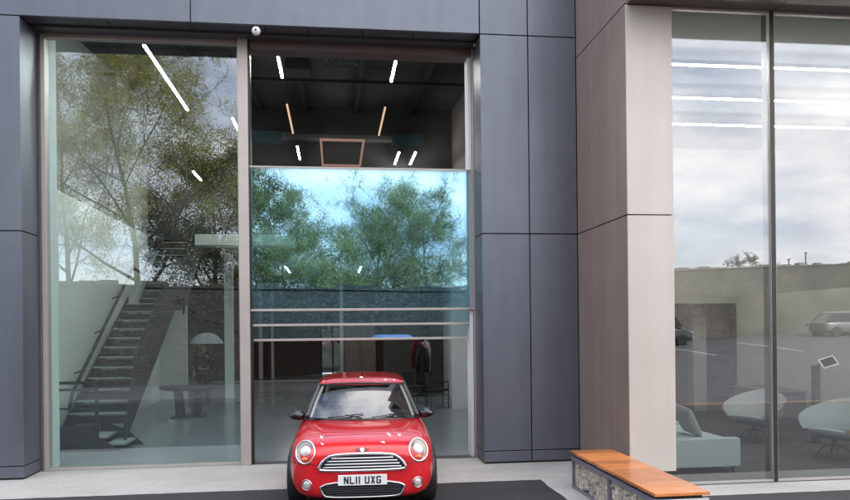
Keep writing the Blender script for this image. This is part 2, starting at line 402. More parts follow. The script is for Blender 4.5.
def ground_sheet(name, x0, x1, y0, y1, nx, ny, m, dz, label=None):
    b = MB()
    b.grid(lambda u, v: ((x0+(x1-x0)*u), (y0+(y1-y0)*v), gz(x0+(x1-x0)*u, y0+(y1-y0)*v)+dz), nx, ny)
    return tag(b.build(name, m, smooth=180), kind='structure')
g = MB(); g.quad((-900, -900, -.06), (900, -900, -.06), (900, 900, -.06), (-900, 900, -.06)); tag(g.build('ground', M['asphalt']), kind='structure')
ground_sheet('car_park', -70, 80, -41, -10.3, 60, 24, M['asphalt'], -.004)
rnd = random.Random(9)
def jag(p, q, st=.12, am=.009):
    p = Vector(p); q = Vector(q); n_ = max(2, int((q-p).length/st)); nn_ = (q-p).normalized(); nn_ = Vector((-nn_.y, nn_.x))
    return [tuple(p.lerp(q, k/n_)+nn_*rnd.uniform(-am, am)) for k in range(n_)]
edge = [(-40, -1.2), (-12, -1.2)] + jag((-11.9, -1.2), (2.65, -1.2)) + jag((2.65, -1.2), (2.65, -4.7)) + jag((2.65, -4.7), (3.75, -4.7)) + jag((3.75, -4.7), (3.75, -2.42)) + jag((3.75, -2.42), (14, -2.42)) + [(40, -2.42), (40, -10.3), (-40, -10.3)]
g = MB(); g.prism(edge, lambda a, b, e: (a, b, e), -.05, .006); tag(g.build('driveway', M['tarmac']), kind='structure')
g = MB(); g.prism([(-40, -1.3), (2.55, -1.3), (2.55, -4.8), (3.85, -4.8), (3.85, -2.52), (30, -2.52), (30, -1.86), (3.6, -1.86), (3.6, .56), (-40, .56)], lambda a, b, e: (a, b, e), -.055, .002)
tag(g.build('pavement', M['gravel']), kind='structure')
g = MB(); g.box(2.0, 34, -10.5, -10.3, -.05, .05); tag(g.build('shadow_edge_strip', M['shadow_edge_strip'], bevel=.01), kind='structure')  # brown strip drawn in for the edge of the building's shadow
g = MB(); g.box(9.0, 13.2, -15.8, -15.66, -.02, .006); tag(g.build('road_marking', M['paint']), kind='structure')
for xx in (14, 18.6, 23.2):
    g = MB(); g.grid(lambda u, v: (xx+.12*u, -33+6*v, gz(xx, -33+6*v)+.008), 1, 10); tag(g.build('road_marking', M['paint']), kind='structure')

# ------------------------------------------------------------------ the showroom building
B = thing('showroom_building', 'showroom building clad in blue grey and champagne metal with a raised glass door', 'building')
Z1, Z2 = 3.383, 6.308
G = .007  # half a joint
def panel(x0, x1, y0, y1, z0, z1, m, name='cladding_panel', bev=.004):
    return MB().box(x0, x1, y0, y1, z0, z1).build(name, m, B, bevel=bev)
def pbox(name, x0, x1, y0, y1, z0, z1, m, bev=0.0):
    return MB().box(x0, x1, y0, y1, z0, z1).build(name, m, B, bevel=bev)
def clad_column(x0, x1, m, y0=0.0, y1=.61):
    panel(x0, x1, y0, y1, .03, .187-G, m)
    panel(x0, x1, y0, y1, .187+G, Z1-G, m)
    panel(x0, x1, y0, y1, Z1+G, Z2-G, m)
# left column, right columns
clad_column(-5.9, -4.21, M['grey_clad']); clad_column(-8.6, -5.9-2*G, M['grey_clad'])
clad_column(2.157, 2.875-G, M['grey_clad']); clad_column(2.875+G, 3.600, M['grey_clad'])
# dark carcass behind joints
pbox('backing', -8.6, -4.24, .05, .58, .0, 8.3, M['dark_gap']); pbox('backing', 2.19, 3.58, .05, .58, 0, 8.3, M['dark_gap'])
pbox('backing', -4.24, 2.19, .07, .5, Z2+.05, 8.3, M['dark_gap'])
# header panels
hx = [-8.6, -5.0, -1.957, 2.15, 2.872, 3.600]
for a, b in zip(hx[:-1], hx[1:]):
    panel(a+G if a > -8 else a, b-G if b < 3.55 else b, 0, .06, Z2+G, 8.3, M['grey_clad'])
# soffit under the header: separate strips with joints
sxs = [-4.235, -3.1, -2.0, -.95, -.35, .45, 1.2, 2.13]
for a, b in zip(sxs[:-1], sxs[1:]):
    pbox('soffit_panel', a+.006, b-.006, .065, .60, Z2+.012, Z2+.04, M['soffit'])
pbox('soffit_trim', -4.235, 2.19, .3, .33, Z2-.012, Z2+.011, M['dark_gap'])
# champagne box on the right
TX = 3.609; TP = -1.85
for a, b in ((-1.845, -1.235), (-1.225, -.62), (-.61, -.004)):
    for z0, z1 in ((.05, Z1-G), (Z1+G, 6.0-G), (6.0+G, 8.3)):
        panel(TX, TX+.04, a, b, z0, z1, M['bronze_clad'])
for z0, z1 in ((.19, Z1-G), (Z1+G, 5.985)):
    panel(TX+.004, 4.217, TP, TP+.045, z0, z1, M['tan_clad'], bev=.005)
pbox('backing', TX+.03, 3.72, -1.79, .58, .0, 8.3, M['dark_gap'])
pbox('backing', TX+.05, 4.19, TP+.05, TP+.09, .14, 5.99, M['dark_gap'])
pbox('column_lining', 3.73, 4.2, TP+.1, TP+.15, .03, 5.95, M['white_wall'])
# overhang above the bay window
for a, b in ((TX+.03, 5.563), (5.577, 9.9)):
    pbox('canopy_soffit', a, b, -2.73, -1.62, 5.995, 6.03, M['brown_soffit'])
pbox('canopy', TX+.03, 9.9, -2.73, -.1, 6.035, 7.0, M['tan_clad'], .006)
# left tall window
F = MB().box(-4.175, -4.118, .60, .76, 0, 6.31).box(-4.118, -1.39, .62, .74, .0, .035).box(-4.118, -1.39, .62, .74, 6.265, 6.335).box(-1.41, -1.388, .62, .74, .035, 6.265).build('window', M['champ'], B, bevel=.004)
MB().box(-4.12, -1.388, .664, .676, .03, 6.27).build('pane', M['pane'], F)
# mullion between window and door
pbox('mullion', -1.39, -1.245, .52, .78, .0, 6.35, M['champ'], .006)
pbox('mullion_gasket', -1.245, -1.215, .60, .74, .0, 6.3, M['black_frame'])
# door frame on the right, track on top, threshold
pbox('door_post', 2.085, 2.135, .64, .90, 0, 6.3, M['white_wall'], .004)
pbox('door_post', 2.14, 2.205, .58, .80, 0, 6.31, M['champ'], .004)
pbox('door_track', -1.245, 2.14, .602, .9, 6.2, 6.36, M['brown_soffit'], .004)
pbox('door_threshold', -1.245, 2.14, .565, .8, -.05, .008, M['soffit'])
# three stacked sheets of the lifted glass door
for yy, zb in ((.615, 2.275), (.685, 2.05), (.755, 1.825)):
    d = MB().box(-1.24, 2.165, yy-.022, yy+.022, zb+.006, zb+.042).build('lifting_door', M['champ'], B, bevel=.004)
    MB().box(-1.215, 2.11, yy-.005, yy+.005, zb+.04, 4.43).build('pane', M['pane_door'], d)
    MB().box(-1.24, 2.165, yy-.016, yy+.016, 4.43, 4.455).build('top_rail', M['champ'], d, bevel=.003)
    MB().box(2.11, 2.138, yy-.02, yy+.02, zb+.045, 4.43).build('stile', M['champ'], d, bevel=.003)
# bay window
WY = -1.80
def bay_pane(x0, x1):
    f = MB().box(x0, x1, WY-.03, WY+.03, .0, .03).box(x0, x1, WY-.03, WY+.03, 5.965, 5.995).box(x0, x0+.004, WY-.03, WY+.03, .03, 5.965).box(x1-.004, x1, WY-.03, WY+.03, .03, 5.965).build('window', M['champ'], B, bevel=.003)
    MB().box(x0, x1, WY-.007, WY+.007, .03, 5.965).build('pane', M['pane_right'], f)
bay_pane(3.725, 5.532); bay_pane(5.592, 7.5); bay_pane(7.56, 9.6)
for a in (5.535, 7.503): pbox('mullion', a, a+.055, WY-.03, WY+.16, .0, 5.995, M['black_frame'], .003)
pbox('end_wall', 9.6, 9.9, -1.85, .2, 0, 5.99, M['tan_clad'])

# interior of the main hall
pbox('reveal', -4.24, -4.12, .765, 1.05, 0, 6.5, M['white_wall'])
pbox('interior_wall', -5.2, -5.0, .8, 12.0, 0, 4.6, M['white_wall']); pbox('interior_wall', -5.2, -5.0, .8, 12.0, 4.603, 8.4, M['mid_wall'])  # upper part in a greyer colour, standing for the weaker light up there
pbox('interior_wall', -5.0, -4.24, .78, .84, 0, 8.3, M['white_wall'])
pbox('interior_wall', -5.0, -4.32, 11.6, 11.75, 0, 3.3, M['white_wall'])
pbox('interior_wall', -9.0, -5.2, 11.75, 11.9, 0, 8.3, M['dim_wall'])
pbox('interior_wall', -9.2, -9.0, 11.75, 24, 0, 5, M['dark_wall'])
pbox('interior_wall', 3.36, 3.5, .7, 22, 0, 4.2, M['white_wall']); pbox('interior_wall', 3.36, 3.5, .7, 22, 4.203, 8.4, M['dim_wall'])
pbox('interior_wall', 2.885, 3.36, 7.3, 7.5, 0, 4.2, M['white_wall'])
pbox('interior_wall', 1.5, 3.36, 12.0, 12.15, 0, 4.3, M['dim_wall'])
for a, b, c, d in ((-9.0, -.65, 0, 4.6), (.47, 3.4, 0, 4.6), (-.65, .47, 2.4, 4.6)): pbox('interior_wall', a, b, 23.0, 23.2, c, d, M['dark_wall'])
fr_ = MB().box(-.65, -.58, 23.02, 23.12, 0, 2.4).box(.40, .47, 23.02, 23.12, 0, 2.4).box(-.58, .40, 23.02, 23.12, 2.33, 2.4).box(-.13, -.06, 23.02, 23.12, 0, 2.33).build('rear_door', M['black_frame'], B)
MB().box(-.58, .40, 23.06, 23.075, .02, 2.33).build('pane', M['dark_pane'], fr_)
pbox('interior_wall', 2.205, 3.36, .64, .7, 0, 8.3, M['white_wall'])
pbox('gable_wall', -5.0, 3.36, 10.0, 10.15, 4.25, 8.6, M['gable'])
pbox('lower_ceiling', -9.0, 3.4, 10.15, 23, 4.25, 4.4, M['ceiling'])
pbox('bulkhead', -3.45, -1.0, 8.3, 8.9, 4.15, 4.42, M['white_wall'])
pbox('pillar', -3.22, -2.98, 11.5, 11.74, 0, 4.25, M['white_wall'])
pbox('pillar', -3.1, -2.95, 20.0, 20.2, 0, 4.25, M['grey_wall']); pbox('pillar', -2.6, -2.5, 20.0, 20.2, 0, 4.25, M['grey_wall'])
pbox('pillar', .2, .34, 19.0, 19.15, 0, 4.25, M['white_wall'])
pbox('pillar', 2.68, 2.8, 11.85, 11.97, 0, 4.25, M['rafter'])
pbox('floor_strip', -9, .2, 18.4, 18.55, .0, .03, M['grey_wall'])
pbox('clerestory_window', -2.3, -1.05, 9.97, 9.998, 7.15, 7.5, M['blue_pane']); pbox('clerestory_window', 1.6, 2.55, 9.97, 9.998, 7.15, 7.5, M['blue_pane'])
pbox('duct', -1.35, 1.6, 9.2, 9.5, 7.1, 7.24, M['duct'], .02)
pbox('duct', -.95, -.45, 4.4, 4.9, 7.25, 7.55, M['steel_dark'], .02)
# pitched roof lining with rafters running back
def rz_(y): return 7.45+.075*y
MB().add([(-5.2, .6, rz_(.6)), (3.5, .6, rz_(.6)), (3.5, 10.1, rz_(10.1)), (-5.2, 10.1, rz_(10.1)), (-5.2, .6, rz_(.6)+.15), (3.5, .6, rz_(.6)+.15), (3.5, 10.1, rz_(10.1)+.15), (-5.2, 10.1, rz_(10.1)+.15)],
    [(0, 1, 2, 3), (7, 6, 5, 4), (0, 4, 5, 1), (1, 5, 6, 2), (2, 6, 7, 3), (3, 7, 4, 0)]).build('ceiling', M['ceiling'], B)
for x in (-4.3, -2.9, -1.95, -.74, .64, 2.14):
    MB().add([(x-.045, .7, rz_(.7)-.2), (x+.045, .7, rz_(.7)-.2), (x+.045, 9.99, rz_(9.99)-.2), (x-.045, 9.99, rz_(9.99)-.2), (x-.045, .7, rz_(.7)-.003), (x+.045, .7, rz_(.7)-.003), (x+.045, 9.99, rz_(9.99)-.003), (x-.045, 9.99, rz_(9.99)-.003)],
        [(0, 1, 2, 3), (7, 6, 5, 4), (0, 4, 5, 1), (1, 5, 6, 2), (2, 6, 7, 3), (3, 7, 4, 0)]).build('rafter', M['rafter'], B)
for yy in (3.1, 6.3): pbox('purlin', -5, 3.36, yy, yy+.06, rz_(yy)-.27, rz_(yy)-.2, M['rafter'])
# right hand lounge
pbox('lounge_ceiling', 3.72, 12.2, -1.7, 9.2, 5.99, 6.03, M['ceiling'])
pbox('lounge_wall', 3.725, 3.76, -1.62, 5.0, .0, 5.98, M['grey_wall'])
pbox('lounge_wall', 3.76, 7.45, 5.0, 5.15, .0, 2.66, M['grey_wall']); pbox('lounge_wall', 9.15, 12.2, 5.0, 5.15, .0, 2.66, M['grey_wall']); pbox('lounge_wall', 3.76, 12.2, 5.0, 5.15, 2.663, 5.98, M['mid_wall'])
pbox('lounge_wall', 7.45, 9.15, 5.0, 5.15, 2.5, 2.66, M['mid_wall'])
pbox('lounge_wall', 12.0, 12.2, -1.7, 5.0, 0, 5.98, M['dim_wall'])
pbox('partition', 9.02, 9.14, .2, 4.99, 0, 2.65, M['grey_wall'])
pbox('back_room_wall', 6.4, 11, 8.6, 8.8, 0, 3.2, M['rafter']); pbox('back_room_wall', 6.3, 6.4, 5.16, 8.8, 0, 3.2, M['rafter']); pbox('back_room_wall', 11, 11.1, 5.16, 8.8, 0, 3.2, M['rafter'])
pbox('back_room_ceiling', 6.3, 11.1, 5.16, 8.8, 3.2, 3.3, M['rafter'])
pbox('back_room_pillar', 8.3, 8.62, 5.6, 5.9, 0, 3.19, M['mid_wall'])
pbox('skirting', 3.77, 7.44, 4.975, 4.998, .0, .09, M['desk'])
# roof over everything
pbox('roof', -9.2, 12.3, .62, 24, 8.75, 9.0, M['soffit'])
pbox('side_wall', -9.4, -9.2, .2, 24, 0, 8.7, M['grey_clad']); pbox('side_wall', 12.2, 12.35, -1.8, 24, 0, 8.7, M['grey_clad'])
for a, b, c, d in ((-9.4, -.8, 0, 8.75), (.6, 12.3, 0, 8.75), (-.8, .6, 2.6, 8.75)): pbox('rear_wall', a, b, 24.0, 24.2, c, d, M['grey_clad'])
pbox('upper_wall', TX+.03, 12.3, -.1, .1, 7.0, 8.75, M['tan_clad'])
# floors
g = MB(); g.box(-9.2, 3.5, .562, 24, -.05, .004); tag(g.build('showroom_floor', M['conc_floor']), kind='structure')
g = MB(); g.box(3.6, 12.2, -1.86, 9, -.05, .006); tag(g.build('lounge_floor', M['carpet']), kind='structure')

# ------------------------------------------------------------------ ceiling lights
def lamp_bar(label, p0, p1, group='linear ceiling lights', wdt=.018, warm=False):
    p0 = Vector(p0); p1 = Vector(p1); c = (p0+p1)/2; d = p1-p0; ln = d.length
    t = thing('linear_light', label, 'ceiling light', c, math.atan2(d.y, d.x), group)
    MB().box(-ln/2, ln/2, -wdt, wdt, -.02, .0).build('diffuser', M['light_warm' if warm else 'light'], t)
    MB().box(-ln/2-.01, ln/2+.01, -wdt-.008, wdt+.008, .002, .06).build('housing', M['steel_dark'], t)
    MB().cyl((-ln*.35, 0, .05), (-ln*.35, 0, ((.12 if p0.z < 5 else .95) if abs(d.y) > abs(d.x) else .14)), .004, n=6).build('hanger', M['steel_dark'], t)
    MB().cyl((ln*.35, 0, .05), (ln*.35, 0, ((.12 if p0.z < 5 else .95) if abs(d.y) > abs(d.x) else .14)), .004, n=6).build('hanger', M['steel_dark'], t)
lamp_bar('very long linear light slanting over the tree reflection in the left window', (-2.99, 1.66, 6.6), (-2.99, 5.16, 6.6))
lamp_bar('linear light just left of the champagne mullion in the left window', (-2.15, 5.66, 6.6), (-2.15, 6.9, 6.6))
lamp_bar('small dim linear light low in the left window above the white bulkhead', (-3.48, 8.3, 6.0), (-3.48, 9.4, 6.0))
lamp_bar('bright white linear light nearest the mullion under the dark roof', (-.9, 1.59, 6.6), (-.9, 2.97, 6.6))
lamp_bar('bright white linear light to the right of the round ceiling fan', (1.087, 1.57, 6.6), (1.087, 2.99, 6.6))
lamp_bar('warm linear light in the second row on the left of the hanging copper frame', (-.92, 4.56, 6.6), (-.92, 6.77, 6.6), warm=True)
lamp_bar('warm linear light in the second row on the right of the hanging copper frame', (1.085, 4.58, 6.6), (1.085, 6.78, 6.6), warm=True)
lamp_bar('short linear light in the far row on the left of the copper frame', (-.885, 7.98, 6.6), (-.885, 9.4, 6.6))
lamp_bar('left one of the two short parallel linear lights in the far right corner', (1.71, 8.39, 6.6), (1.71, 9.78, 6.6))
lamp_bar('right one of the two short parallel linear lights in the far right corner', (2.14, 8.36, 6.6), (2.14, 9.75, 6.6))
lamp_bar('uppermost of the three long lines of light in the bay window', (3.9, -.46, 5.8), (9.5, -.46, 5.8), 'lines of light in the lounge', .010)
lamp_bar('middle of the three long lines of light in the bay window', (3.9, 1.0, 5.8), (9.9, 1.0, 5.8), 'lines of light in the lounge', .010)
lamp_bar('lowest of the three long lines of light in the bay window', (3.9, 2.5, 5.8), (11.0, 2.5, 5.8), 'lines of light in the lounge', .010)
lamp_bar('left one of two lights deep in the back hall behind the lifted door glass', (-1.6, 14, 4.1), (-1.6, 16.4, 4.1), 'back hall lights')
lamp_bar('right one of two lights deep in the back hall behind the lifted door glass', (.9, 14, 4.1), (.9, 16.4, 4.1), 'back hall lights')
t = thing('frame_light', 'rectangular copper coloured frame hanging under the dark showroom roof', 'pendant light', (.23, 8.6, 6.55))
MB().box(-.54, -.49, -1.4, 1.4, 0, .05).box(.49, .54, -1.4, 1.4, 0, .05).box(-.49, .49, -1.4, -1.35, 0, .05).box(-.49, .49, 1.35, 1.4, 0, .05).build('frame', emit_mat('lit_copper_frame', (1, .6, .48), .10), t)
for a in (-.5, .5):
    for c in (-1.37, 1.37): MB().cyl((a, c, .05), (a, c, 1.45), .004, n=6).build('hanger', M['steel_dark'], t)
t = thing('ceiling_fan', 'round dark caged fan under the sloping showroom ceiling', 'fan', (.18, 3.65, 7.2))
c = MB()
for rr in (.16, .28, .40):
    c.tube([(rr*math.cos(a*math.pi/16), rr*math.sin(a*math.pi/16), 0) for a in range(32)], .012, 6, closed=True)
for a in range(12): c.cyl((0, 0, 0), (.4*math.cos(a*math.pi/6), .4*math.sin(a*math.pi/6), 0), .006, n=5)
c.build('cage', M['steel_dark'], t)
bl = MB()
for k in range(4):
    m_ = Matrix.Rotation(k*math.pi/2, 4, 'Z') @ Matrix.Rotation(R(14), 4, 'X'); bl.box(.05, .36, -.06, .06, .05, .058, m_)
bl.build('blades', M['steel_dark'], t)
MB().cyl((0, 0, .02), (0, 0, .14), .08, .06).cyl((0, 0, .14), (0, 0, .5), .02).build('motor', M['steel_dark'], t)
t = thing('security_light', 'small white globe light hanging from the header above the mullion', 'outdoor light', (-1.06, .035, Z2-.005))
MB().ellipsoid((0, -.02, -.075), (.062, .062, .062), 18, 12).build('globe', M['white_plastic'], t, smooth=180)
MB().cyl((0, 0, .0), (0, -.0, -.03), .022).build('bracket', M['steel_dark'], t)
MB().cyl((0, -.083, -.078), (0, -.086, -.079), .016).build('lens', M['duct'], t)

# ------------------------------------------------------------------ staircase
T = thing('staircase', 'dark steel open staircase climbing along the white wall behind the left window', 'staircase', (-4.1, 2.25, 0))
# local: x across (-.55 .. .55), y away from the window
SW = .50
def lin(p0, p1, t_): return p0+(p1-p0)*t_
n1 = 12; y0, zz0, y1, zz1 = .55, .4, 4.05, 2.62
for i in range(n1):
    t_ = i/(n1-1); yy = lin(y0, y1, t_); zz = lin(zz0+.19, zz1, t_)
    tr_ = MB().box(-SW+.02, SW-.02, yy-.02, yy+.24, zz-.03, zz).build('tread', M['steel_dark'], T, bevel=.004)
    MB().box(-SW+.03, SW-.03, yy-.023, yy+.05, zz-.02, zz+.004).build('nosing', M['tread'], tr_)
    MB().box(-SW+.02, SW-.02, yy+.0, yy+.01, zz-.19, zz-.045).build('riser', M['steel_dark'], T)
def stringer(x, ya, za, yb, zb, d=.3):
    return MB().prism([(ya, za-d), (yb, zb-d), (yb, zb+.03), (ya, za+.03)], lambda a, b, e: (x+e, a, b), -.015, .015).build('stringer', M['steel_dark'], T)
stringer(-SW, .3, .4, 4.3, 2.75); stringer(SW, .3, .4, 4.3, 2.75)
MB().box(-SW, SW, 4.1, 5.4, 2.5, 2.62).build('landing', M['steel_dark'], T)
n2 = 9
for i in range(n2):
    t_ = i/(n2-1); yy = lin(5.4, 7.6, t_); zz = lin(2.8, 4.4, t_)
    tr_ = MB().box(-SW+.02, SW-.02, yy-.02, yy+.24, zz-.03, zz).build('tread', M['steel_dark'], T, bevel=.004)
    MB().box(-SW+.03, SW-.03, yy-.023, yy+.05, zz-.02, zz+.004).build('nosing', M['tread'], tr_)
    MB().box(-SW+.02, SW-.02, yy+.0, yy+.01, zz-.19, zz-.045).build('riser', M['steel_dark'], T)
stringer(-SW, 5.3, 2.7, 7.9, 4.55); stringer(SW, 5.3, 2.7, 7.9, 4.55)
MB().box(-SW, SW+1.5, 7.75, 9.3, 4.35, 4.47).build('landing', M['steel_dark'], T)
# base platform with two wedge steps turning to the right
MB().prism([(-.57, 0), (.45, 0), (.45, .05), (-.05, .40), (-.57, .40)], lambda a, b, e: (a, e, b), 0, .02).build('base_panel', M['mesh_dark'], T)
MB().box(-.57, .0, .02, .6, .0, .385).build('base', M['mesh_dark'], T)
MB().box(.0, .30, .03, .62, .22, .26).build('tread', M['tread'], T); MB().box(.30, .6, .03, .62, .1, .14).build('tread', M['tread'], T)
MB().prism([(0, .0), (.75, .0), (.45, .28), (0, .45)], lambda a, b, e: (a, e, b), .63, .65).build('base_panel', M['mesh_dark'], T)
# front guard
MB().box(-.595, -.54, -.015, .035, 0, 1.17).build('guard_post', M['steel_dark'], T); MB().box(.115, .16, -.015, .035, 0, 1.17).build('guard_post', M['steel_dark'], T)
for za, zb_ in ((1.13, 1.18), (1.02, 1.06), (.71, .74)): MB().box(-.54, .115, 0, .025, za, zb_).build('guard_rail', M['steel_dark'], T)
# wall handrail
rail = [(-.62, .95, .60), (-.62, 1.1, .90), (-.62, 5.05, 3.42), (-.62, 5.35, 3.5), (-.62, 6.1, 3.42), (-.62, 9.0, 5.35)]
MB().tube(rail, .034, 8).build('handrail', M['steel_dark'], T, smooth=180)
h = MB()
for t_ in (.15, .45, .75): p = Vector(rail[1]).lerp(Vector(rail[2]), t_); h.cyl(p, p+Vector((-.16, 0, -.06)), .014); h.ellipsoid(p, (.04, .04, .04), 8, 6)
h.build('rail_bracket', M['steel_dark'], T)
# outer balustrade of dark perforated steel
MB().prism([(.3, .42), (4.3, 2.8), (5.3, 2.8), (7.9, 4.6), (7.9, 5.5), (5.3, 3.7), (4.3, 3.7), (.9, 1.6)], lambda a, b, e: (SW+.02+e, a, b), 0, .012).build('balustrade', M['mesh_dark'], T)

# ------------------------------------------------------------------ oval table
t = thing('oval_table', 'dark oval table on two slanted slab legs beside the staircase', 'table', (-3.38, 6.95, .004))
MB().rings([[(.66*s*math.cos(a*math.pi/20), .36*s*math.sin(a*math.pi/20), z) for a in range(40)] for s, z in ((.86, .63), (1, .67), (1, .712), (.97, .724))], True).build('tabletop', M['oak'], t)
for sx_ in (-1, 1):
    MB().prism([(-.06, 0), (.1, 0), (.03, .67), (-.1, .67)], lambda a, b, e: (sx_*.2+a*sx_*-1, e, b), -.16, .16).build('leg', M['oak'], t)
MB().box(-.36, .36, -.2, .2, 0, .025).build('base_plate', M['oak'], t)

# ------------------------------------------------------------------ people
def skin_mesh(name, m, parent, nodes, edges, root, sub=2):
    me = bpy.data.meshes.new(name); keys = list(nodes)
    me.from_pydata([nodes[k][0] for k in keys], [(keys.index(a), keys.index(b)) for a, b in edges], []); me.update()
    o = bpy.data.objects.new(name, me); COL.objects.link(o)
    o.modifiers.new('skin', 'SKIN')
    if not me.skin_vertices: bm = bmesh.new(); bm.from_mesh(me); bm.verts.layers.skin.verify(); bm.to_mesh(me); bm.free()
    sv = me.skin_vertices[0].data
    for i, k in enumerate(keys):
        r = nodes[k][1]; sv[i].radius = r if isinstance(r, tuple) else (r, r); sv[i].use_root = (k == root)
    s = o.modifiers.new('sub', 'SUBSURF'); s.levels = sub; s.render_levels = sub
    bake(o); o.data.materials.clear(); o.data.materials.append(m)
    for p in o.data.polygons: p.use_smooth = True
    o.parent = parent
    return o

def person(label, loc, rz, top, bottom, J, stripes=None):
    P_ = thing('person', label, 'person', loc, rz)
    n = dict(pelvis=((0, 0, .93), (.13, .1)), waist=((0, 0, 1.08), (.12, .095)), chest=((0, 0, 1.3), (.15, .11)), neck=((0, 0, 1.47), .055), skull=((0, -.02, 1.55), .07), crown=((0, -.01, 1.66), (.075, .09)))
    e = [('pelvis', 'waist'), ('waist', 'chest'), ('chest', 'neck'), ('neck', 'skull'), ('skull', 'crown')]
    for s_, sg in (('l', 1), ('r', -1)):
        j = J[s_]
        n['sh'+s_] = ((.18*sg, 0, 1.42), .055); n['el'+s_] = (j['el'], .042); n['wr'+s_] = (j['wr'], .028); n['pa'+s_] = (j['pa'], .034)
        n['hip'+s_] = ((.09*sg, 0, .88), .085); n['kn'+s_] = (j['kn'], .06); n['an'+s_] = (j['an'], .04)
        a = Vector(j['an']); n['to'+s_] = (tuple(a+Vector((0.01*sg, -.17, -.045))), .035)
        e += [('chest', 'sh'+s_), ('sh'+s_, 'el'+s_), ('el'+s_, 'wr'+s_), ('wr'+s_, 'pa'+s_), ('pelvis', 'hip'+s_), ('hip'+s_, 'kn'+s_), ('kn'+s_, 'an'+s_), ('an'+s_, 'to'+s_)]
        pa = Vector(j['pa']); d = (pa-Vector(j['wr'])).normalized(); sd_ = d.orthogonal().normalized()
        for q in range(4):
            b0 = pa+sd_*(.026*(q-1.5)*.8)+d*.03; k1 = f'f{q}a{s_}'; k2 = f'f{q}b{s_}'
            n[k1] = (tuple(b0+d*.035), .009); n[k2] = (tuple(b0+d*(.06+.008*(q in (1, 2)))+d.cross(sd_)*.02), .008)
            e += [('pa'+s_, k1), (k1, k2)]
        n['th'+s_] = (tuple(pa+sd_*.05+d*.03), .01); e.append(('pa'+s_, 'th'+s_))
    skin_mesh('body', M['skin'], P_, n, e, 'pelvis')
    def sub(keys, grow): return {k: (n[k][0], tuple(x+grow for x in (n[k][1] if isinstance(n[k][1], tuple) else (n[k][1],)*2))) for k in keys}
    tk = ['pelvis', 'waist', 'chest'] + [a+s_ for s_ in 'lr' for a in ('sh', 'el')] + ['wrl', 'wrr']
    jk = sub(tk, .022); jk['neck'] = ((0, 0, 1.44), (.07, .07))
    skin_mesh('jacket', top, P_, jk, [x for x in e if x[0] in jk and x[1] in jk], 'pelvis')
    bk = ['pelvis'] + [a+s_ for s_ in 'lr' for a in ('hip', 'kn', 'an')]
    skin_mesh('trousers', bottom, P_, sub(bk, .018), [x for x in e if x[0] in bk and x[1] in bk], 'pelvis')
    for s_ in 'lr':
        q = sub(['an'+s_, 'to'+s_], .012); skin_mesh('shoe', M['cloth_dark'], P_, q, [('an'+s_, 'to'+s_)], 'an'+s_)
    MB().ellipsoid((0, .015, 1.645), (.092, .105, .10), 16, 10).build('hair', M['hair'], P_, smooth=180)
    f = MB()
    f.ellipsoid((0, -.118, 1.575), (.014, .02, .026), 8, 6)
    f.build('nose', M['skin'], P_, smooth=180)
    for sx_ in (-1, 1):
        MB().ellipsoid((sx_*.03, -.098, 1.605), (.011, .008, .008), 8, 6).build('eye', M['cloth_dark'], P_, smooth=180)
        MB().ellipsoid((sx_*.088, .0, 1.59), (.012, .022, .034), 8, 6).build('ear', M['skin'], P_, smooth=180)
    MB().ellipsoid((0, -.098, 1.535), (.025, .008, .006), 8, 6).build('mouth', M['cloth_red'], P_, smooth=180)
    if stripes:
        for z, w_, y_ in ((1.36, .2, .145), (1.2, .17, .13)):
            MB().tube([(w_*math.cos(a*math.pi/12), y_*math.sin(a*math.pi/12), z) for a in range(24)], .02, 6, closed=True).build('jacket_stripe', stripes, P_, smooth=180)
    return P_
pose_a = dict(l=dict(el=(.24, -.08, 1.2), wr=(.1, -.27, 1.27), pa=(.06, -.31, 1.31), kn=(.1, -.03, .5), an=(.11, .02, .085)),
              r=dict(el=(-.27, .02, 1.16), wr=(-.26, -.1, .93), pa=(-.26, -.13, .86), kn=(-.1, -.06, .5), an=(-.09, .08, .085)))
person('person in dark clothes under a pale umbrella beyond the oval table', (-3.55, 9.9, .004), R(15), M['cloth_dark'], M['cloth_dark'], pose_a)
t = thing('umbrella', 'pale lilac open umbrella held over the person in dark clothes', 'umbrella', (-3.55+.135, 9.9-.28, 1.25), R(15))
def dome(s):
    out_ = []
    for r_ in range(9):
        f_ = r_/8; out_.append([((.46+s)*math.sin(f_*1.25)*math.cos(a*math.pi/16), (.46+s)*math.sin(f_*1.25)*math.sin(a*math.pi/16), .28+.42*math.cos(f_*1.25)+s) for a in range(32)])
    return out_
MB().rings(dome(0)).rings(dome(-.006)).build('canopy', M['umb'], t, smooth=180)
MB().cyl((0, 0, -.05), (0, 0, .74), .007, n=8).build('shaft', M['steel_dark'], t)
MB().cyl((0, 0, -.16), (0, 0, .0), .014, n=10).build('handle', M['cloth_dark'], t)
t = thing('coat_stand', 'dark coat stand hung with garments near the white pilaster behind the car', 'coat stand', (2.5, 10.9, .004))
MB().cyl((0, 0, .02), (0, 0, 1.8), .02, n=12).build('pole', M['steel_dark'], t); MB().cyl((0, 0, 0), (0, 0, .03), .2, n=24).build('base', M['steel_dark'], t)
for k in range(4):
    a = k*math.pi/2+.4; c_, s_ = math.cos(a), math.sin(a); MB().tube([(0, 0, 1.68), (.1*c_, .1*s_, 1.66), (.16*c_, .16*s_, 1.72)], .01, 6).build('hook', M['steel_dark'], t)
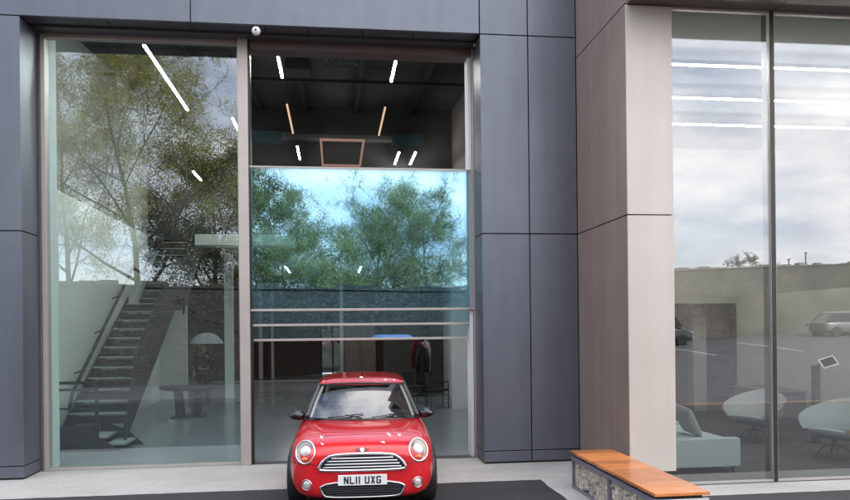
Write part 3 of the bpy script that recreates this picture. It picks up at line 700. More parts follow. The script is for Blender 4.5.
def garment(name, label, loc, rz, m, ln, w_):
    t = thing(name, label, 'coat', loc, rz); rn_ = random.Random(int(w_*100)); ph = [rn_.uniform(0, 6) for _ in range(4)]
    def ring(f_):
        ww = w_*(.18+.82*min(1, f_*2.2)**.7); out_ = []
        for k in range(28):
            a = k*2*math.pi/28; rr_ = 1+.16*f_*math.sin(5*a+ph[0])+.1*f_*math.sin(8*a+ph[1]); out_.append((ww*rr_*math.cos(a), .45*ww*rr_*math.sin(a), -ln*f_+.02*math.sin(3*a+ph[2])*f_))
        return out_
    MB().rings([ring(q/9) for q in range(10)], True).build('cloth', m, t, smooth=180)
    for sg in (-1, 1): MB().tube([(sg*w_*.55, -.05, -.1*ln), (sg*w_*.95, -.07, -.35*ln), (sg*w_*.9, -.08, -.72*ln)], [.055, .06, .045], 10).build('sleeve', m, t, smooth=180)
garment('coat', 'dark red coat hanging on the coat stand', (2.36, 10.8, 1.70), .3, M['cloth_red'], .85, .16)
garment('coat', 'pale coat hanging on the right of the coat stand', (2.66, 10.85, 1.70), -.4, M['cloth_white'], .95, .13)
garment('coat', 'long dark coat hanging low on the front of the coat stand', (2.52, 10.68, 1.55), .1, M['cloth_dark'], 1.2, .17)

# ------------------------------------------------------------------ visitor chairs in the hall
def hall_chair(label, loc, rz):
    t = thing('visitor_chair', label, 'chair', loc, rz, 'dark chairs by the white pilaster')
    MB().box(-.24, .24, -.24, .24, .43, .48).build('seat', M['seat_dark'], t, bevel=.015)
    MB().box(-.23, .23, .21, .25, .52, .88).build('backrest', M['seat_dark'], t, bevel=.015)
    for sx_ in (-1, 1):
        for sy_ in (-1, 1): MB().cyl((sx_*.23, sy_*.23, 0), (sx_*.23, sy_*.23, .9 if sy_ > 0 else .66), .013, n=8).build('leg', M['steel_dark'], t)
        MB().tube([(sx_*.23, -.23, .66), (sx_*.23, .23, .66)], .016, 8).build('armrest', M['steel_dark'], t)
    return t
c0 = hall_chair('dark visitor chair nearest the white pilaster behind the car', (2.55, 7.75, .004), R(100))
dup(c0, (2.1, 8.7, .004), R(118), 'dark visitor chair farther back, just right of the car roof')
t = thing('cabinet', 'tall dark brown cabinet far back in the showroom behind the car roof', 'cabinet', (.95, 17.4, .004))
MB().box(-.6, .6, 0, .6, 0, 2.2).build('carcass', M['dark_wall'], t, bevel=.01)
for a in (-1, 1): dd = MB().box(.02*a if a > 0 else -.58, .58 if a > 0 else -.02, -.022, -.002, .06, 2.16).build('door', M['dark_wall'], t, bevel=.004); MB().cyl((.06*a, -.04, 1.0), (.06*a, -.04, 1.2), .01).build('handle', M['duct'], dd)

# ------------------------------------------------------------------ lounge furniture
t = thing('sofa', 'pale teal sofa standing end on behind the bay window', 'sofa', (4.97, -.3, .008))
MB().box(-.47, .47, -.93, -.80, .08, .47).build('arm', M['fabric'], t, bevel=.02, segs=3)
MB().box(-.47, .47, .80, .93, .08, .47).build('arm', M['fabric'], t, bevel=.02, segs=3)
MB().box(-.45, .47, -.79, .79, .08, .30).build('base', M['fabric'], t, bevel=.02, segs=3)
MB().box(-.25, .46, -.785, -.005, .305, .43).build('seat_cushion', M['fabric'], t, bevel=.04, segs=3); MB().box(-.25, .46, .005, .785, .305, .43).build('seat_cushion', M['fabric'], t, bevel=.04, segs=3)
mb_ = Matrix.Rotation(R(-12), 4, 'Y')
MB().box(-.53, -.34, -.79, .79, .15, .68, mb_).build('backrest', M['fabric'], t, bevel=.05, segs=3)
for sx_ in (-.4, .4):
    for sy_ in (-.85, .85): MB().cyl((sx_, sy_, 0), (sx_, sy_, .08), .02).build('leg', M['steel_dark'], t)
t = thing('cushion', 'grey green scatter cushion leaning in the corner of the pale teal sofa', 'cushion', (4.98, -.62, .66), 0)
mt = Matrix.Rotation(R(62), 4, 'Y') @ Matrix.Rotation(R(6), 4, 'Z')
def pillow(u, v, s):
    a = (u-.5)*2; b = (v-.5)*2; th = .075*max(0, (1-a**4))**.6*max(0, (1-b**4))**.6
    k = 1-.08*(1-abs(a*b))*0
    return mt @ Vector((.24*a*(1-.07*(1-b*b)), .24*b*(1-.07*(1-a*a)), s*th))
MB().grid(lambda u, v: pillow(u, v, 1), 16, 16).grid(lambda u, v: pillow(u, v, -1), 16, 16).build('cushion_cover', M['fabric_grey'], t, smooth=180, clean=True)

def lounge_chair(label, loc, rz):
    # local: sitter faces -x ; back at +x
    t = thing('lounge_chair', label, 'armchair', loc, rz, 'lounge chairs with tan outer backs')
    def disc(s, z, e): return [(-.02+.40*s*math.cos(a*math.pi/20)-.0, .37*s*math.sin(a*math.pi/20), z+e*(-.10*math.cos(a*math.pi/20)-.02)) for a in range(40)]
    MB().rings([disc(.4, .33, .3), disc(.85, .345, .8), disc(1.0, .40, 1), disc(1.0, .43, 1), disc(.9, .455, .9), disc(.5, .45, .5)], True).build('seat', M['shell'], t, smooth=60)
    def wing(u, v, off):
        a = (u-.5)*2*R(138); hgt = max(0, 1-abs(2*u-1)**1.25)
        r_ = .43+.20*v*hgt+.06*abs(u-.5)*2+off
        return Vector((-.02+r_*math.cos(a), r_*.95*math.sin(a), .42+v*(.03+.50*hgt)+.05*(1-math.cos(a))*.5))
    MB().grid(lambda u, v: wing(u, v, 0), 28, 8).grid(lambda u, v: wing(u, v, .018), 28, 8).build('back_shell', M['shell'], t, smooth=180)
    MB().grid(lambda u, v: wing(.02+.96*u, .96*v, .021), 28, 8).grid(lambda u, v: wing(.02+.96*u, .96*v, .034), 28, 8).build('outer_cover', M['leather'], t, smooth=180)
    MB().cyl((0, 0, .2), (0, 0, .36), .03).build('stem', M['steel_dark'], t)
    for k in range(4):
        a = k*math.pi/2+.6; MB().tube([(0, 0, .22), (.15*math.cos(a), .15*math.sin(a), .2), (.3*math.cos(a), .3*math.sin(a), 0.0)], [.018, .016, .011], 8).build('leg', M['steel_dark'], t)
    return t
lc = lounge_chair('grey lounge chair with tan outer back crossing behind the black window mullion', (7.1, 1.2, .008), R(37)); lc.scale = (.92, .92, .92)
dup(lc, (7.35, -.5, .008), R(30), 'grey lounge chair with tan outer back at the right edge of the photo')
t = thing('reception_desk', 'low dark grey desk against the pale partition in the lounge', 'desk', (8.45, 2.9, .008))
MB().box(-.28, .28, -.75, .75, .0, .72).build('desk_body', M['desk'], t, bevel=.006); MB().box(-.31, .31, -.78, .78, .722, .75).build('desk_top', M['desk'], t, bevel=.004)
t = thing('tablet_stand', 'white framed black tablet tilted on a dark floor post', 'tablet stand', (8.05, .9, .008))
MB().cyl((0, 0, 0), (0, 0, .02), .16, n=24).build('foot', M['steel_dark'], t); MB().box(-.05, .05, -.05, .05, .02, 1.3).build('post', M['steel_dark'], t, bevel=.004)
mt2 = Matrix.Translation((.16, -.1, 1.36)) @ Matrix.Rotation(R(-20), 4, 'Z') @ Matrix.Rotation(R(55), 4, 'X') @ Matrix.Rotation(R(20), 4, 'Z')
tb = MB().box(-.135, .135, -.095, .095, -.008, .008, mt2).build('tablet', M['white_plastic'], t, bevel=.004)
MB().box(-.112, .112, -.073, .073, .0085, .0105, mt2).build('screen', M['screen_black'], tb)
MB().tube([(0, 0, 1.29), (.08, -.05, 1.33), (.16, -.1, 1.345)], .014, 8).build('arm', M['steel_dark'], t)

# ------------------------------------------------------------------ gabion bench
BX0, BX1, BY0, BY1 = 2.9, 3.44, -4.12, -1.70
t = thing('gabion_bench', 'gabion bench of caged stones with an orange varnished timber seat', 'bench', ((BX0+BX1)/2, (BY0+BY1)/2, .004))
hw = (BX1-BX0)/2; hl = (BY1-BY0)/2
s_ = MB(); nb = 10; bw = 2*hl/nb
for k in range(nb):
    s_.box(-hw-.004*((k*7) % 3), hw+.003*((k*5) % 3), -hl+k*bw+.0028, -hl+(k+1)*bw-.0028, .428, .458)
s_.build('seat', M['wood'], t, bevel=.003)
fr = MB(); FH = .395
for x in (-hw+.03, hw-.03):
    for y in (-hl+.03, 0, hl-.03): fr.box(x-.018, x+.018, y-.018, y+.018, 0, FH)
for x in (-hw+.03, hw-.03): fr.box(x-.02, x+.02, -hl+.048, hl-.012, FH-.045, FH); fr.box(x-.015, x+.015, -hl+.048, hl-.012, 0.002, .03)
fr.box(-hw+.05, hw-.05, hl-.05, hl-.012, FH-.045, FH); fr.build('frame', M['galv'], t, bevel=.003)
MB().box(-hw+.01, hw-.01, -hl+.008, -hl+.046, FH-.06, FH+.001).box(-hw+.01, hw-.01, -hl+.008, -hl+.046, 0.001, .04).build('end_rail', M['galv_light'], t, bevel=.003)
sp = MB()
for y in (-hl+.1, -.6, 0, .6, hl-.1): sp.box(-hw+.05, hw-.05, y-.03, y+.03, FH+.002, .427)
sp.build('seat_bearer', M['steel_dark'], t)
MB().box(-hw+.1, hw-.1, -hl+.12, hl-.1, .0, .35).build('core', M['dark_gap'], t)
rnd = random.Random(5); st = MB()
def rock(c_, r_):
    nu, nv = 7, 5; ax = [rnd.uniform(.7, 1.25) for _ in range(3)]
    m_ = Matrix.Rotation(rnd.uniform(0, 6), 4, 'Z') @ Matrix.Rotation(rnd.uniform(0, 6), 4, 'X')
    vs = []; fs = []
    for j in range(nv+1):
        th = math.pi*j/nv
        for i in range(nu):
            ph = 2*math.pi*i/nu; k = r_*(rnd.uniform(.72, 1.1) if 0 < j < nv else .9)
            vs.append(m_ @ Vector((k*ax[0]*math.sin(th)*math.cos(ph), k*ax[1]*math.sin(th)*math.sin(ph), k*ax[2]*math.cos(th)))+Vector(c_))
    for j in range(nv):
        for i in range(nu): fs.append((j*nu+i, (j+1)*nu+i, (j+1)*nu+(i+1) % nu, j*nu+(i+1) % nu))
    st.add(vs, fs)
for k in range(900):
    side = k % 10
    r_ = rnd.uniform(.026, .055); z = rnd.uniform(.035, .345)
    if side < 7: x = rnd.choice((-1, 1, -1))*(hw-.075+rnd.uniform(-.03, .012)); y = rnd.uniform(-hl+.07, hl-.07)
    elif side < 9: x = rnd.uniform(-hw+.07, hw-.07); y = rnd.choice((-1, 1))*(hl-.08+rnd.uniform(-.02, .01))
    else: x = rnd.uniform(-hw+.07, hw-.07); y = rnd.uniform(-hl+.08, hl-.08); z = rnd.uniform(.31, .345)
    rock((x, y, z), r_)
so = st.build('stone_fill', M['stone'], t); so['kind'] = 'stuff'
wr = MB()
for x in (-hw+.022, hw-.022):
    for k in range(25): y = -hl+.05+k*(2*hl-.1)/24; wr.cyl((x, y, .02), (x, y, FH-.03), .0016, n=4)
    for z in (.09, .15, .21, .27, .33): wr.cyl((x, -hl+.03, z), (x, hl-.03, z), .0016, n=4)
for k in range(6): x = -hw+.05+k*(2*hw-.1)/5; wr.cyl((x, -hl+.022, .02), (x, -hl+.022, FH-.03), .0016, n=4)
for z in (.09, .15, .21, .27, .33): wr.cyl((-hw+.03, -hl+.022, z), (hw-.03, -hl+.022, z), .0016, n=4)
wr.build('wire_mesh', M['galv'], t)

# ------------------------------------------------------------------ the red car
exec_car = True
def bvh_of(o):
    me = o.data
    return BVHTree.FromPolygons([v.co.copy() for v in me.vertices], [tuple(p.vertices) for p in me.polygons])

def loft_body(stations):
    b = MB(); rings = []
    for (y, w_, zb, z1, z2, z3, z4, z5, z6) in stations:
        half = [(0, zb), (.55*w_, zb), (.93*w_, zb+.03), (w_, z1), (w_, z2), (.955*w_, z3), (.78*w_, z4), (.40*w_, z5), (0, z6)]
        ring = [(x, y, z) for x, z in half] + [(-x, y, z) for x, z in half[-2:0:-1]]
        rings.append(ring)
    b.rings(rings)
    n = 16; last = (len(rings)-1)*n
    for base in (0, last):
        idx = [base+i for i in range(n)]
        for k in range(8):
            a, c_ = idx[k], idx[k+1]; ma, mc = idx[(n-k) % n], idx[(n-k-1) % n]
            f_ = [a, c_] + ([mc] if mc != c_ else []) + ([ma] if ma != a else [])
            b.f.append(tuple(f_))
    return b

def build_red_car():
    ax = math.radians(2.2)
    C = thing('red_car', 'small red hatchback with black mirrors and chrome grille facing out of the open door', 'car', (.278, -2.69, .006), -ax)
    st_ = [(.00, .46, .24, .36, .50, .60, .635, .655, .66),
           (.02, .60, .20, .36, .53, .635, .675, .695, .70),
           (.08, .70, .165, .37, .56, .685, .725, .745, .75),
           (.20, .775, .15, .38, .58, .735, .775, .79, .795),
           (.42, .805, .15, .40, .60, .775, .812, .828, .832),
           (.72, .82, .15, .42, .61, .80, .845, .862, .868),
           (1.05, .822, .16, .43, .63, .83, .87, .888, .892),
           (1.35, .822, .17, .44, .64, .845, .885, .892, .892),
           (2.1, .822, .17, .44, .65, .86, .892, .892, .892),
           (2.8, .825, .17, .44, .65, .87, .897, .897, .897),
           (3.25, .81, .18, .44, .65, .865, .897, .897, .897),
           (3.5, .775, .2, .44, .64, .84, .885, .89, .89),
           (3.64, .70, .24, .42, .62, .82, .88, .89, .89),
           (3.69, .58, .3, .42, .58, .7, .76, .78, .78)]
    body = loft_body(st_).build('body', M['red'], C)
    body.modifiers.new('s', 'SUBSURF').levels = 3
    bake(body); bv = bvh_of(body)
    # wheel openings
    cut = MB()
    for yy in (.70, 3.16): cut.cyl((-1.2, yy, .30), (1.2, yy, .30), .335, n=48)
    co = cut.build('cutter', None); co.parent = None
    # shrink the cut so that only the outer flanks are opened
    me2 = MB()
    for yy in (.70, 3.16):
        for sg in (-1, 1): me2.cyl((sg*.60, yy, .30), (sg*1.2, yy, .30), .335, n=48)
    c2 = me2.build('cutter', None)
    bpy.data.objects.remove(co)
    c2.parent = C
    md = body.modifiers.new('b', 'BOOLEAN'); md.object = c2; md.operation = 'DIFFERENCE'; md.solver = 'EXACT'
    bake(body); bpy.data.objects.remove(c2)
    for p in body.data.polygons: p.use_smooth = True
    body.data.set_sharp_from_angle(angle=R(40))

    def front(x, z, off=0.0):
        hit = bv.ray_cast(Vector((x, -2, z)), Vector((0, 1, 0)))
        if hit[0] is None: return Vector((x, .3, z)), Vector((0, -1, 0))
        nn = hit[1]
        if nn.y > 0: nn = -nn
        return hit[0]+nn*off, nn
    def top(x, y, off=0.0):
        hit = bv.ray_cast(Vector((x, y, 3)), Vector((0, 0, -1)))
        nn = hit[1] if hit[1].z > 0 else -hit[1]
        return hit[0]+nn*off, nn
    def side(sg, y, z, off=0.0):
        hit = bv.ray_cast(Vector((sg*3, y, z)), Vector((-sg, 0, 0)))
        nn = hit[1] if hit[1].x*sg > 0 else -hit[1]
        return hit[0]+nn*off, nn
    def dens(poly, step=.03):
        out_ = []
        for i in range(len(poly)):
            a = Vector(poly[i]); b = Vector(poly[(i+1) % len(poly)]); k = max(1, int((b-a).length/step))
            out_ += [tuple(a.lerp(b, j/k)) for j in range(k)]
        return out_
    def rnd_poly(poly, it=2):
        for _ in range(it):
            q = []
            for i in range(len(poly)):
                a = Vector(poly[i]); b = Vector(poly[(i+1) % len(poly)]); q += [tuple(a.lerp(b, .25)), tuple(a.lerp(b, .75))]
            poly = q
        return poly
    def patch(poly, off, thick=.0):
        poly = dens(poly); cx = sum(p[0] for p in poly)/len(poly); cz = sum(p[1] for p in poly)/len(poly)
        rings = [[tuple(front(cx+(x-cx)*s, cz+(z-cz)*s, off)[0]) for x, z in poly] for s in (1, .8, .6, .4, .2, .02)]
        return MB().rings(rings)
    # grille
    gr = rnd_poly([(-.47, .515), (-.405, .615), (-.30, .662), (.30, .662), (.405, .615), (.47, .515), (.43, .49), (-.43, .49)])
    go = patch(gr, .004).build('grille', M['gloss_black'], C, smooth=180)
    MB().tube([front(x, z, .010)[0] for x, z in dens(gr)], .0165, 10, closed=True).build('surround', M['chrome'], go, smooth=180)
    for z, xm in ((.527, .415), (.559, .40), (.591, .375), (.622, .33)):
        MB().tube([front(xm*k/12, z, .016)[0] for k in range(-12, 13)], .0085, 8).build('slat', M['chrome'], go, smooth=180)
    # lower intake
    it = rnd_poly([(-.455, .37), (.455, .37), (.43, .235), (.35, .205), (-.35, .205), (-.43, .235)], 2)
    io = patch(it, .004).build('lower_intake', M['car_black'], C, smooth=180)
    MB().tube([front(x, z, .008)[0] for x, z in dens(it)], .0125, 8, closed=True).build('surround', M['chrome'], io, smooth=180)
    ms = MB()
    for z in (.235, .258, .281, .304, .327): ms.tube([front(.4*k/10, z, .009)[0] for k in range(-10, 11)], .004, 5)
    for k in range(-16, 17): ms.tube([front(.024*k, z, .009)[0] for z in (.225, .26, .3, .335)], .003, 4)
    ms.build('mesh', M['car_black'], io)
    # black lower valance
    v = MB(); rows = []
    for z in (.15, .175, .20):
        rows.append([tuple(front(.66*k/24, max(z, .172), .006)[0]) for k in range(-24, 25)])
    for i in range(2):
        for k in range(48): v.quad(rows[i][k], rows[i][k+1], rows[i+1][k+1], rows[i+1][k])
    v.build('valance', M['car_black'], C, smooth=180)
    # seams: bonnet to bumper, around the lamps
    sm = MB()
    for sg in (-1, 1):
        sm.tube([front(sg*(.475+.33*k/12), .555+.01*k/12, .0005)[0] for k in range(13)], .0035, 5)
        sm.tube([top(sg*(.72-.0*k), .42+.6*k/12, .0002)[0] for k in range(13)], .003, 5)
    sm.tube([top(.70*k/16, 1.02-.0*abs(k), .0005)[0] for k in range(-16, 17)], .004, 5)
    sm.build('panel_seam', M['ink'], C)
    # headlights
    def lamp(name, cx, cz, w_, h_, kind):
        p, nn = front(cx, cz, .0)
        if kind == 'head': nn = Vector((math.copysign(.20, cx), -.90, .30)).normalized(); p = p+nn*.006
        up = Vector((0, 0, 1)); r_ = up.cross(nn).normalized()*-1; up = nn.cross(r_)*-1
        if up.z < 0: up = -up
        def E(s, d, n=36): return [p+r_*(w_*s*math.cos(2*math.pi*k/n))+up*(h_*s*math.sin(2*math.pi*k/n))+nn*d for k in range(n)]
        o = MB().rings([E(.98, .006), E(.9, -.012), E(.6, -.03), E(.3, -.035), E(.02, -.035)]).build(name, M['reflector'], C, smooth=180)
        MB().rings([E(.94, -.01), E(1.03, -.04), E(1.14, -.01), E(1.13, .006), E(1.04, .012), E(.96, .006), E(.94, -.01)]).build('ring', M['chrome'], o, smooth=180)
        MB().rings([E(1.0, .006), E(.85, .02), E(.6, .032), E(.3, .038), E(.02, .04)]).build('lens', M['lens'], o, smooth=180)
        if kind == 'head':
            q = p+up*.012+nn*-.005
            mm = Matrix((r_, up, nn)).transposed().to_4x4()
            MB().ellipsoid(q, (w_*.58, h_*.5, .018), 20, 10, mm).build('projector', M['bulb'], o, smooth=180)
            q2 = p-up*(h_*.62)+r_*(-math.copysign(.0, cx))+nn*.0
            MB().ellipsoid(q2, (w_*.34, h_*.17, .016), 16, 8, mm).build('indicator', M['amber'], o, smooth=180)
        else:
            mm = Matrix((r_, up, nn)).transposed().to_4x4()
            MB().ellipsoid(p, (w_*.8, h_*.8, .012), 14, 8, mm).build('bulb', M['bulb'], o, smooth=180)
    for sg in (-1, 1):
        lamp('headlight', sg*.605, .682, .098, .118, 'head'); lamp('fog_light', sg*.592, .342, .054, .054, 'fog')
    # badge
    p, nn = front(0, .702, .008); p = Vector((0, p.y-.006, .704))
    bd = MB().cyl(p, p+Vector((0, -.012, .004)), .022, n=24)
    bd.build('badge', M['chrome'], C, smooth=40)
    o = C
    wg = MB()
    for sg in (-1, 1):
        for k, (ln, zo) in enumerate(((.072, .010), (.064, .0), (.052, -.010))):
            wg.prism([(.02, zo-.0042), (ln, zo-.0030+.003), (ln+.004, zo+.0035+.003), (.02, zo+.0042)], lambda a, b, e: (sg*a, p.y+e+.25*a*a*4, p.z+b), -.010, -.003)
    wg.build('badge_wings', M['chrome'], C)
    # number plate
    PZ = .39; py = front(0, PZ)[0].y-.028
    pl = MB().box(-.26, .26, py, py+.014, PZ-.0555, PZ+.0555).build('number_plate', M['plate'], C, bevel=.003)
    MB().box(-.2, .2, py+.0145, py+.06, PZ-.04, PZ+.04).build('plate_holder', M['car_black'], pl)
    tx = MB(); H = .079; SW_ = .0145
    def seg(x0, z0, x1, z1):  # one pen stroke of a plate character
        a = Vector((x0, z0)); b = Vector((x1, z1)); d = (b-a).normalized(); nn_ = Vector((-d.y, d.x))*SW_/2
        tx.prism([tuple(a-nn_), tuple(b-nn_), tuple(b+nn_), tuple(a+nn_)], lambda q, r_, e: (q, py-e, PZ-H/2+r_), .0004, .0016)
    W_ = .05; hs_ = SW_/2; gap = .0115
    adv = {'N': W_, 'L': W_, '1': .02, 'U': W_, 'X': W_, 'G': W_, ' ': .024}
    s = 'NL11 UXG'; tot = sum(adv[c_]+gap for c_ in s)-gap; x = -tot/2
    for c_ in s:
        tx = MB()
        l, r_ = x+hs_, x+W_-hs_; b_, t_ = 0, H
        if c_ == 'N': seg(l, b_, l, t_); seg(r_, b_, r_, t_); seg(l+.002, t_-.005, r_-.002, b_+.005)
        elif c_ == 'L': seg(l, b_, l, t_); seg(l, hs_, x+W_, hs_)
        elif c_ == '1': seg(x+.01, b_, x+.01, t_)
        elif c_ == 'U': seg(l, b_+.008, l, t_); seg(r_, b_+.008, r_, t_); seg(l-.002, hs_, r_+.002, hs_)
        elif c_ == 'X': seg(l+.001, b_, r_-.001, t_); seg(l+.001, t_, r_-.001, b_)
        elif c_ == 'G': seg(l, b_+.006, l, t_-.006); seg(l-.002, hs_, r_+.002, hs_); seg(l-.002, t_-hs_, r_+.004, t_-hs_); seg(r_, b_+.006, r_, .037); seg(r_-.018, .037, r_+hs_, .037); seg(r_, t_-.018, r_, t_-.006)
        if c_ != ' ': tx.build('plate_character', M['ink'], pl)
        x += adv[c_]+gap

    # greenhouse: windscreen, side and rear glass, pillars, roof
    zb, zt = .890, 1.285
    def wb(u): x = -.70+1.4*u; return Vector((x, 1.10+.28*(abs(x)/.7)**2.2, zb-.012*(abs(x)/.7)**2))
    def wt(u): x = -.535+1.07*u; return Vector((x, 1.54+.10*(abs(x)/.535)**2.2, zt+.022-.022*(abs(x)/.535)**2))
    def ws(u, v, off=0):
        p_ = wb(u).lerp(wt(u), v); bulge = .03*math.sin(math.pi*v); return p_+Vector((0, -.6, .8))*(bulge+off)
    MB().grid(lambda u, v: ws(u, v), 24, 10).build('windscreen', M['screen'], C, smooth=180)
    fr_ = MB()
    for a in (0, 1): fr_.tube([ws(a, k/10, .004) for k in range(11)], [.036-.004*k/10 for k in range(11)], 10)
    fr_.tube([ws(k/20, 1, .0) for k in range(21)], .014, 8); fr_.tube([ws(k/20, 0, .004) for k in range(21)], .018, 8)
    fr_.build('windscreen_frame', M['gloss_black'], C, smooth=180)
    ci = MB()
    for a, sg in ((0.035, 1), (.965, -1)): ci.tube([ws(a, k/10, -.03) for k in range(11)], .017, 8)
    ci.build('pillar_trim', M['cream'], C, smooth=180)
    def sb(u):  # belt curve from A pillar along side to the rear centre
        pts_ = [(.70, 1.36), (.735, 1.8), (.745, 2.4), (.73, 2.95), (.69, 3.35), (.55, 3.52), (.3, 3.56), (0, 3.57)]
        k = u*(len(pts_)-1); i = min(int(k), len(pts_)-2); f_ = k-i
        return Vector((*Vector(pts_[i]).lerp(Vector(pts_[i+1]), f_), .890))
    def stp(u):
        pts_ = [(.535, 1.64), (.565, 2.0), (.575, 2.45), (.565, 2.9), (.53, 3.2), (.42, 3.34), (.22, 3.37), (0, 3.38)]
        k = u*(len(pts_)-1); i = min(int(k), len(pts_)-2); f_ = k-i
        return Vector((*Vector(pts_[i]).lerp(Vector(pts_[i+1]), f_), zt))
    for sg in (-1, 1):
        def sg_f(u, v):
            q = sb(u).lerp(stp(u), v); q.x *= sg; return q+Vector((sg*.02*math.sin(math.pi*v), 0, 0))
        MB().grid(lambda u, v: sg_f(u*.52, v), 12, 6).build('side_window', M['side_glass'], C, smooth=180)
        MB().grid(lambda u, v: sg_f(.535+.125*u, v), 4, 6).build('rear_pillar', M['gloss_black'], C, smooth=180)
        MB().tube([sg_f(k/30, 0)+Vector((sg*.006, 0, .004)) for k in range(20)], .011, 8).build('belt_trim', M['chrome'], C, smooth=180)
    MB().grid(lambda u, v: (lambda a: Vector(((1 if u > .5 else -1)*sb(1-abs(u-.5)*2*.33).lerp(stp(1-abs(u-.5)*2*.33), v).x, sb(1-abs(u-.5)*2*.33).lerp(stp(1-abs(u-.5)*2*.33), v).y, zb+(zt-zb)*v)))(0), 16, 6).build('rear_window', M['side_glass'], C, smooth=180)
    # roof
    def roof_ring(ins, z):
        out_ = []
        for k in range(9): q = wt(.5+.5*k/8); out_.append(q)
        for k in range(1, 15): out_.append(stp(k/14))
        full = out_ + [Vector((-q.x, q.y, q.z)) for q in out_[-2:0:-1]]
        cy_ = 2.48
        return [(q.x*(1-ins), cy_+(q.y-cy_)*(1-ins*.62), z) for q in full]
    MB().rings([roof_ring(-.012, 1.282), roof_ring(-.02, 1.296), roof_ring(-.005, 1.312), roof_ring(.10, 1.337), roof_ring(.3, 1.356), roof_ring(.6, 1.365), roof_ring(.98, 1.368)]).build('roof', M['red'], C, smooth=180, sub=1)
    # wipers, mirrors, arches, wheels, cabin
    for x0, x1, z_ in ((-.42, .02, .2), (.12, .56, .2)):
        pw_ = MB(); u0, u1 = (x0+.7)/1.4, (x1+.7)/1.4
        pw_.tube([ws(u0+(u1-u0)*k/8, .02+.09*(k/8), .022) for k in range(9)], .007, 6); pw_.tube([ws(u1-.02, .0, .03), ws((u0+u1)/2, .065, .034)], .008, 6)
        pw_.build('wiper', M['car_black'], C)
    for sg in (-1, 1):
        mr_ = MB(); cpt = Vector((sg*.81, 1.42, .925))
        mr_.ellipsoid(cpt, (.105, .075, .068), 20, 12, Matrix.Rotation(sg*R(-12), 4, 'Z'))
        mo = mr_.build('mirror', M['gloss_black'], C, smooth=180)
        MB().tube([(sg*.70, 1.45, .88), (sg*.76, 1.44, .89), (sg*.81, 1.43, .91)], [.026, .022, .026], 8).build('mirror_arm', M['car_black'], mo, smooth=180)
        MB().ellipsoid(cpt+Vector((0, .07, 0)), (.085, .012, .052), 16, 8).build('mirror_glass', M['chrome'], mo, smooth=180)
        for yy in (.70, 3.16):
            arch = []
            for k in range(25):
                a = R(-8)+R(196)*k/24; y_ = yy-.345*math.cos(a); z_ = .30+.345*math.sin(a)
                arch.append(side(sg, y_, max(z_, .19), .004)[0])
            MB().tube(arch, .018, 8).build('arch_trim', M['car_black'], C, smooth=180)
            wh = MB().rings([[(sg*(.76+dx_), yy+r_*math.cos(k*math.pi/20), .30+r_*math.sin(k*math.pi/20)) for k in range(40)] for r_, dx_ in ((.2, .07), (.26, .085), (.288, .07), (.296, .03), (.296, -.06), (.285, -.1), (.2, -.1))]).build('wheel', M['rubber'], C, smooth=50)
            rm = MB().rings([[(sg*(.76+dx_), yy+r_*math.cos(k*math.pi/20), .30+r_*math.sin(k*math.pi/20)) for k in range(40)] for r_, dx_ in ((.21, .068), (.195, .072), (.185, .03), (.01, .03))])
            for k in range(7):
                a = k*2*math.pi/7; d_ = Vector((0, math.cos(a), math.sin(a))); rm.tube([Vector((sg*.81, yy, .3))+d_*.03, Vector((sg*.825, yy, .3))+d_*.19], [.026, .018], 6)
            rm.cyl((sg*.80, yy, .3), (sg*.835, yy, .3), .045, n=16)
            rm.build('rim', M['alloy'], wh, smooth=40)
        sr = side(sg, .58, .62, .004)[0]
        MB().ellipsoid(sr, (.01, .035, .013), 10, 6).build('side_indicator', M['amber'], C, smooth=180)
    MB().add([(-.64, 1.2, .905), (.64, 1.2, .905), (.70, 2.0, .908), (.70, 3.2, .908), (.5, 3.45, .908), (-.5, 3.45, .908), (-.70, 3.2, .908), (-.70, 2.0, .908)], [tuple(range(8))]).build('cabin_floor', M['seat_dark'], C)
    MB().tube([(-.66, 1.46, .905), (-.3, 1.42, .92), (0, 1.41, .925), (.3, 1.42, .92), (.66, 1.46, .905)], [.05, .07, .075, .07, .05], 10).build('dashboard', M['seat_dark'], C, smooth=180)
    for sx_ in (-.33, .33):
        MB().box(sx_-.21, sx_+.21, 2.15, 2.27, .91, 1.03).build('front_seat', M['seat_dark'], C, bevel=.05, segs=3)
        MB().box(sx_-.12, sx_+.12, 2.19, 2.27, 1.04, 1.19).build('headrest', M['seat_dark'], C, bevel=.035, segs=3)
    MB().tube([(-.33+.17*math.cos(a*math.pi/14), 1.60+.05*math.sin(a*math.pi/14), .92+.12*math.sin(a*math.pi/14)) for a in range(15)], .014, 8).build('steering_wheel', M['seat_dark'], C, smooth=180)
    MB().box(-.1, .1, 1.655, 1.68, 1.2, 1.255).build('rear_view_mirror', M['seat_dark'], C, bevel=.01)
    return C
build_red_car()

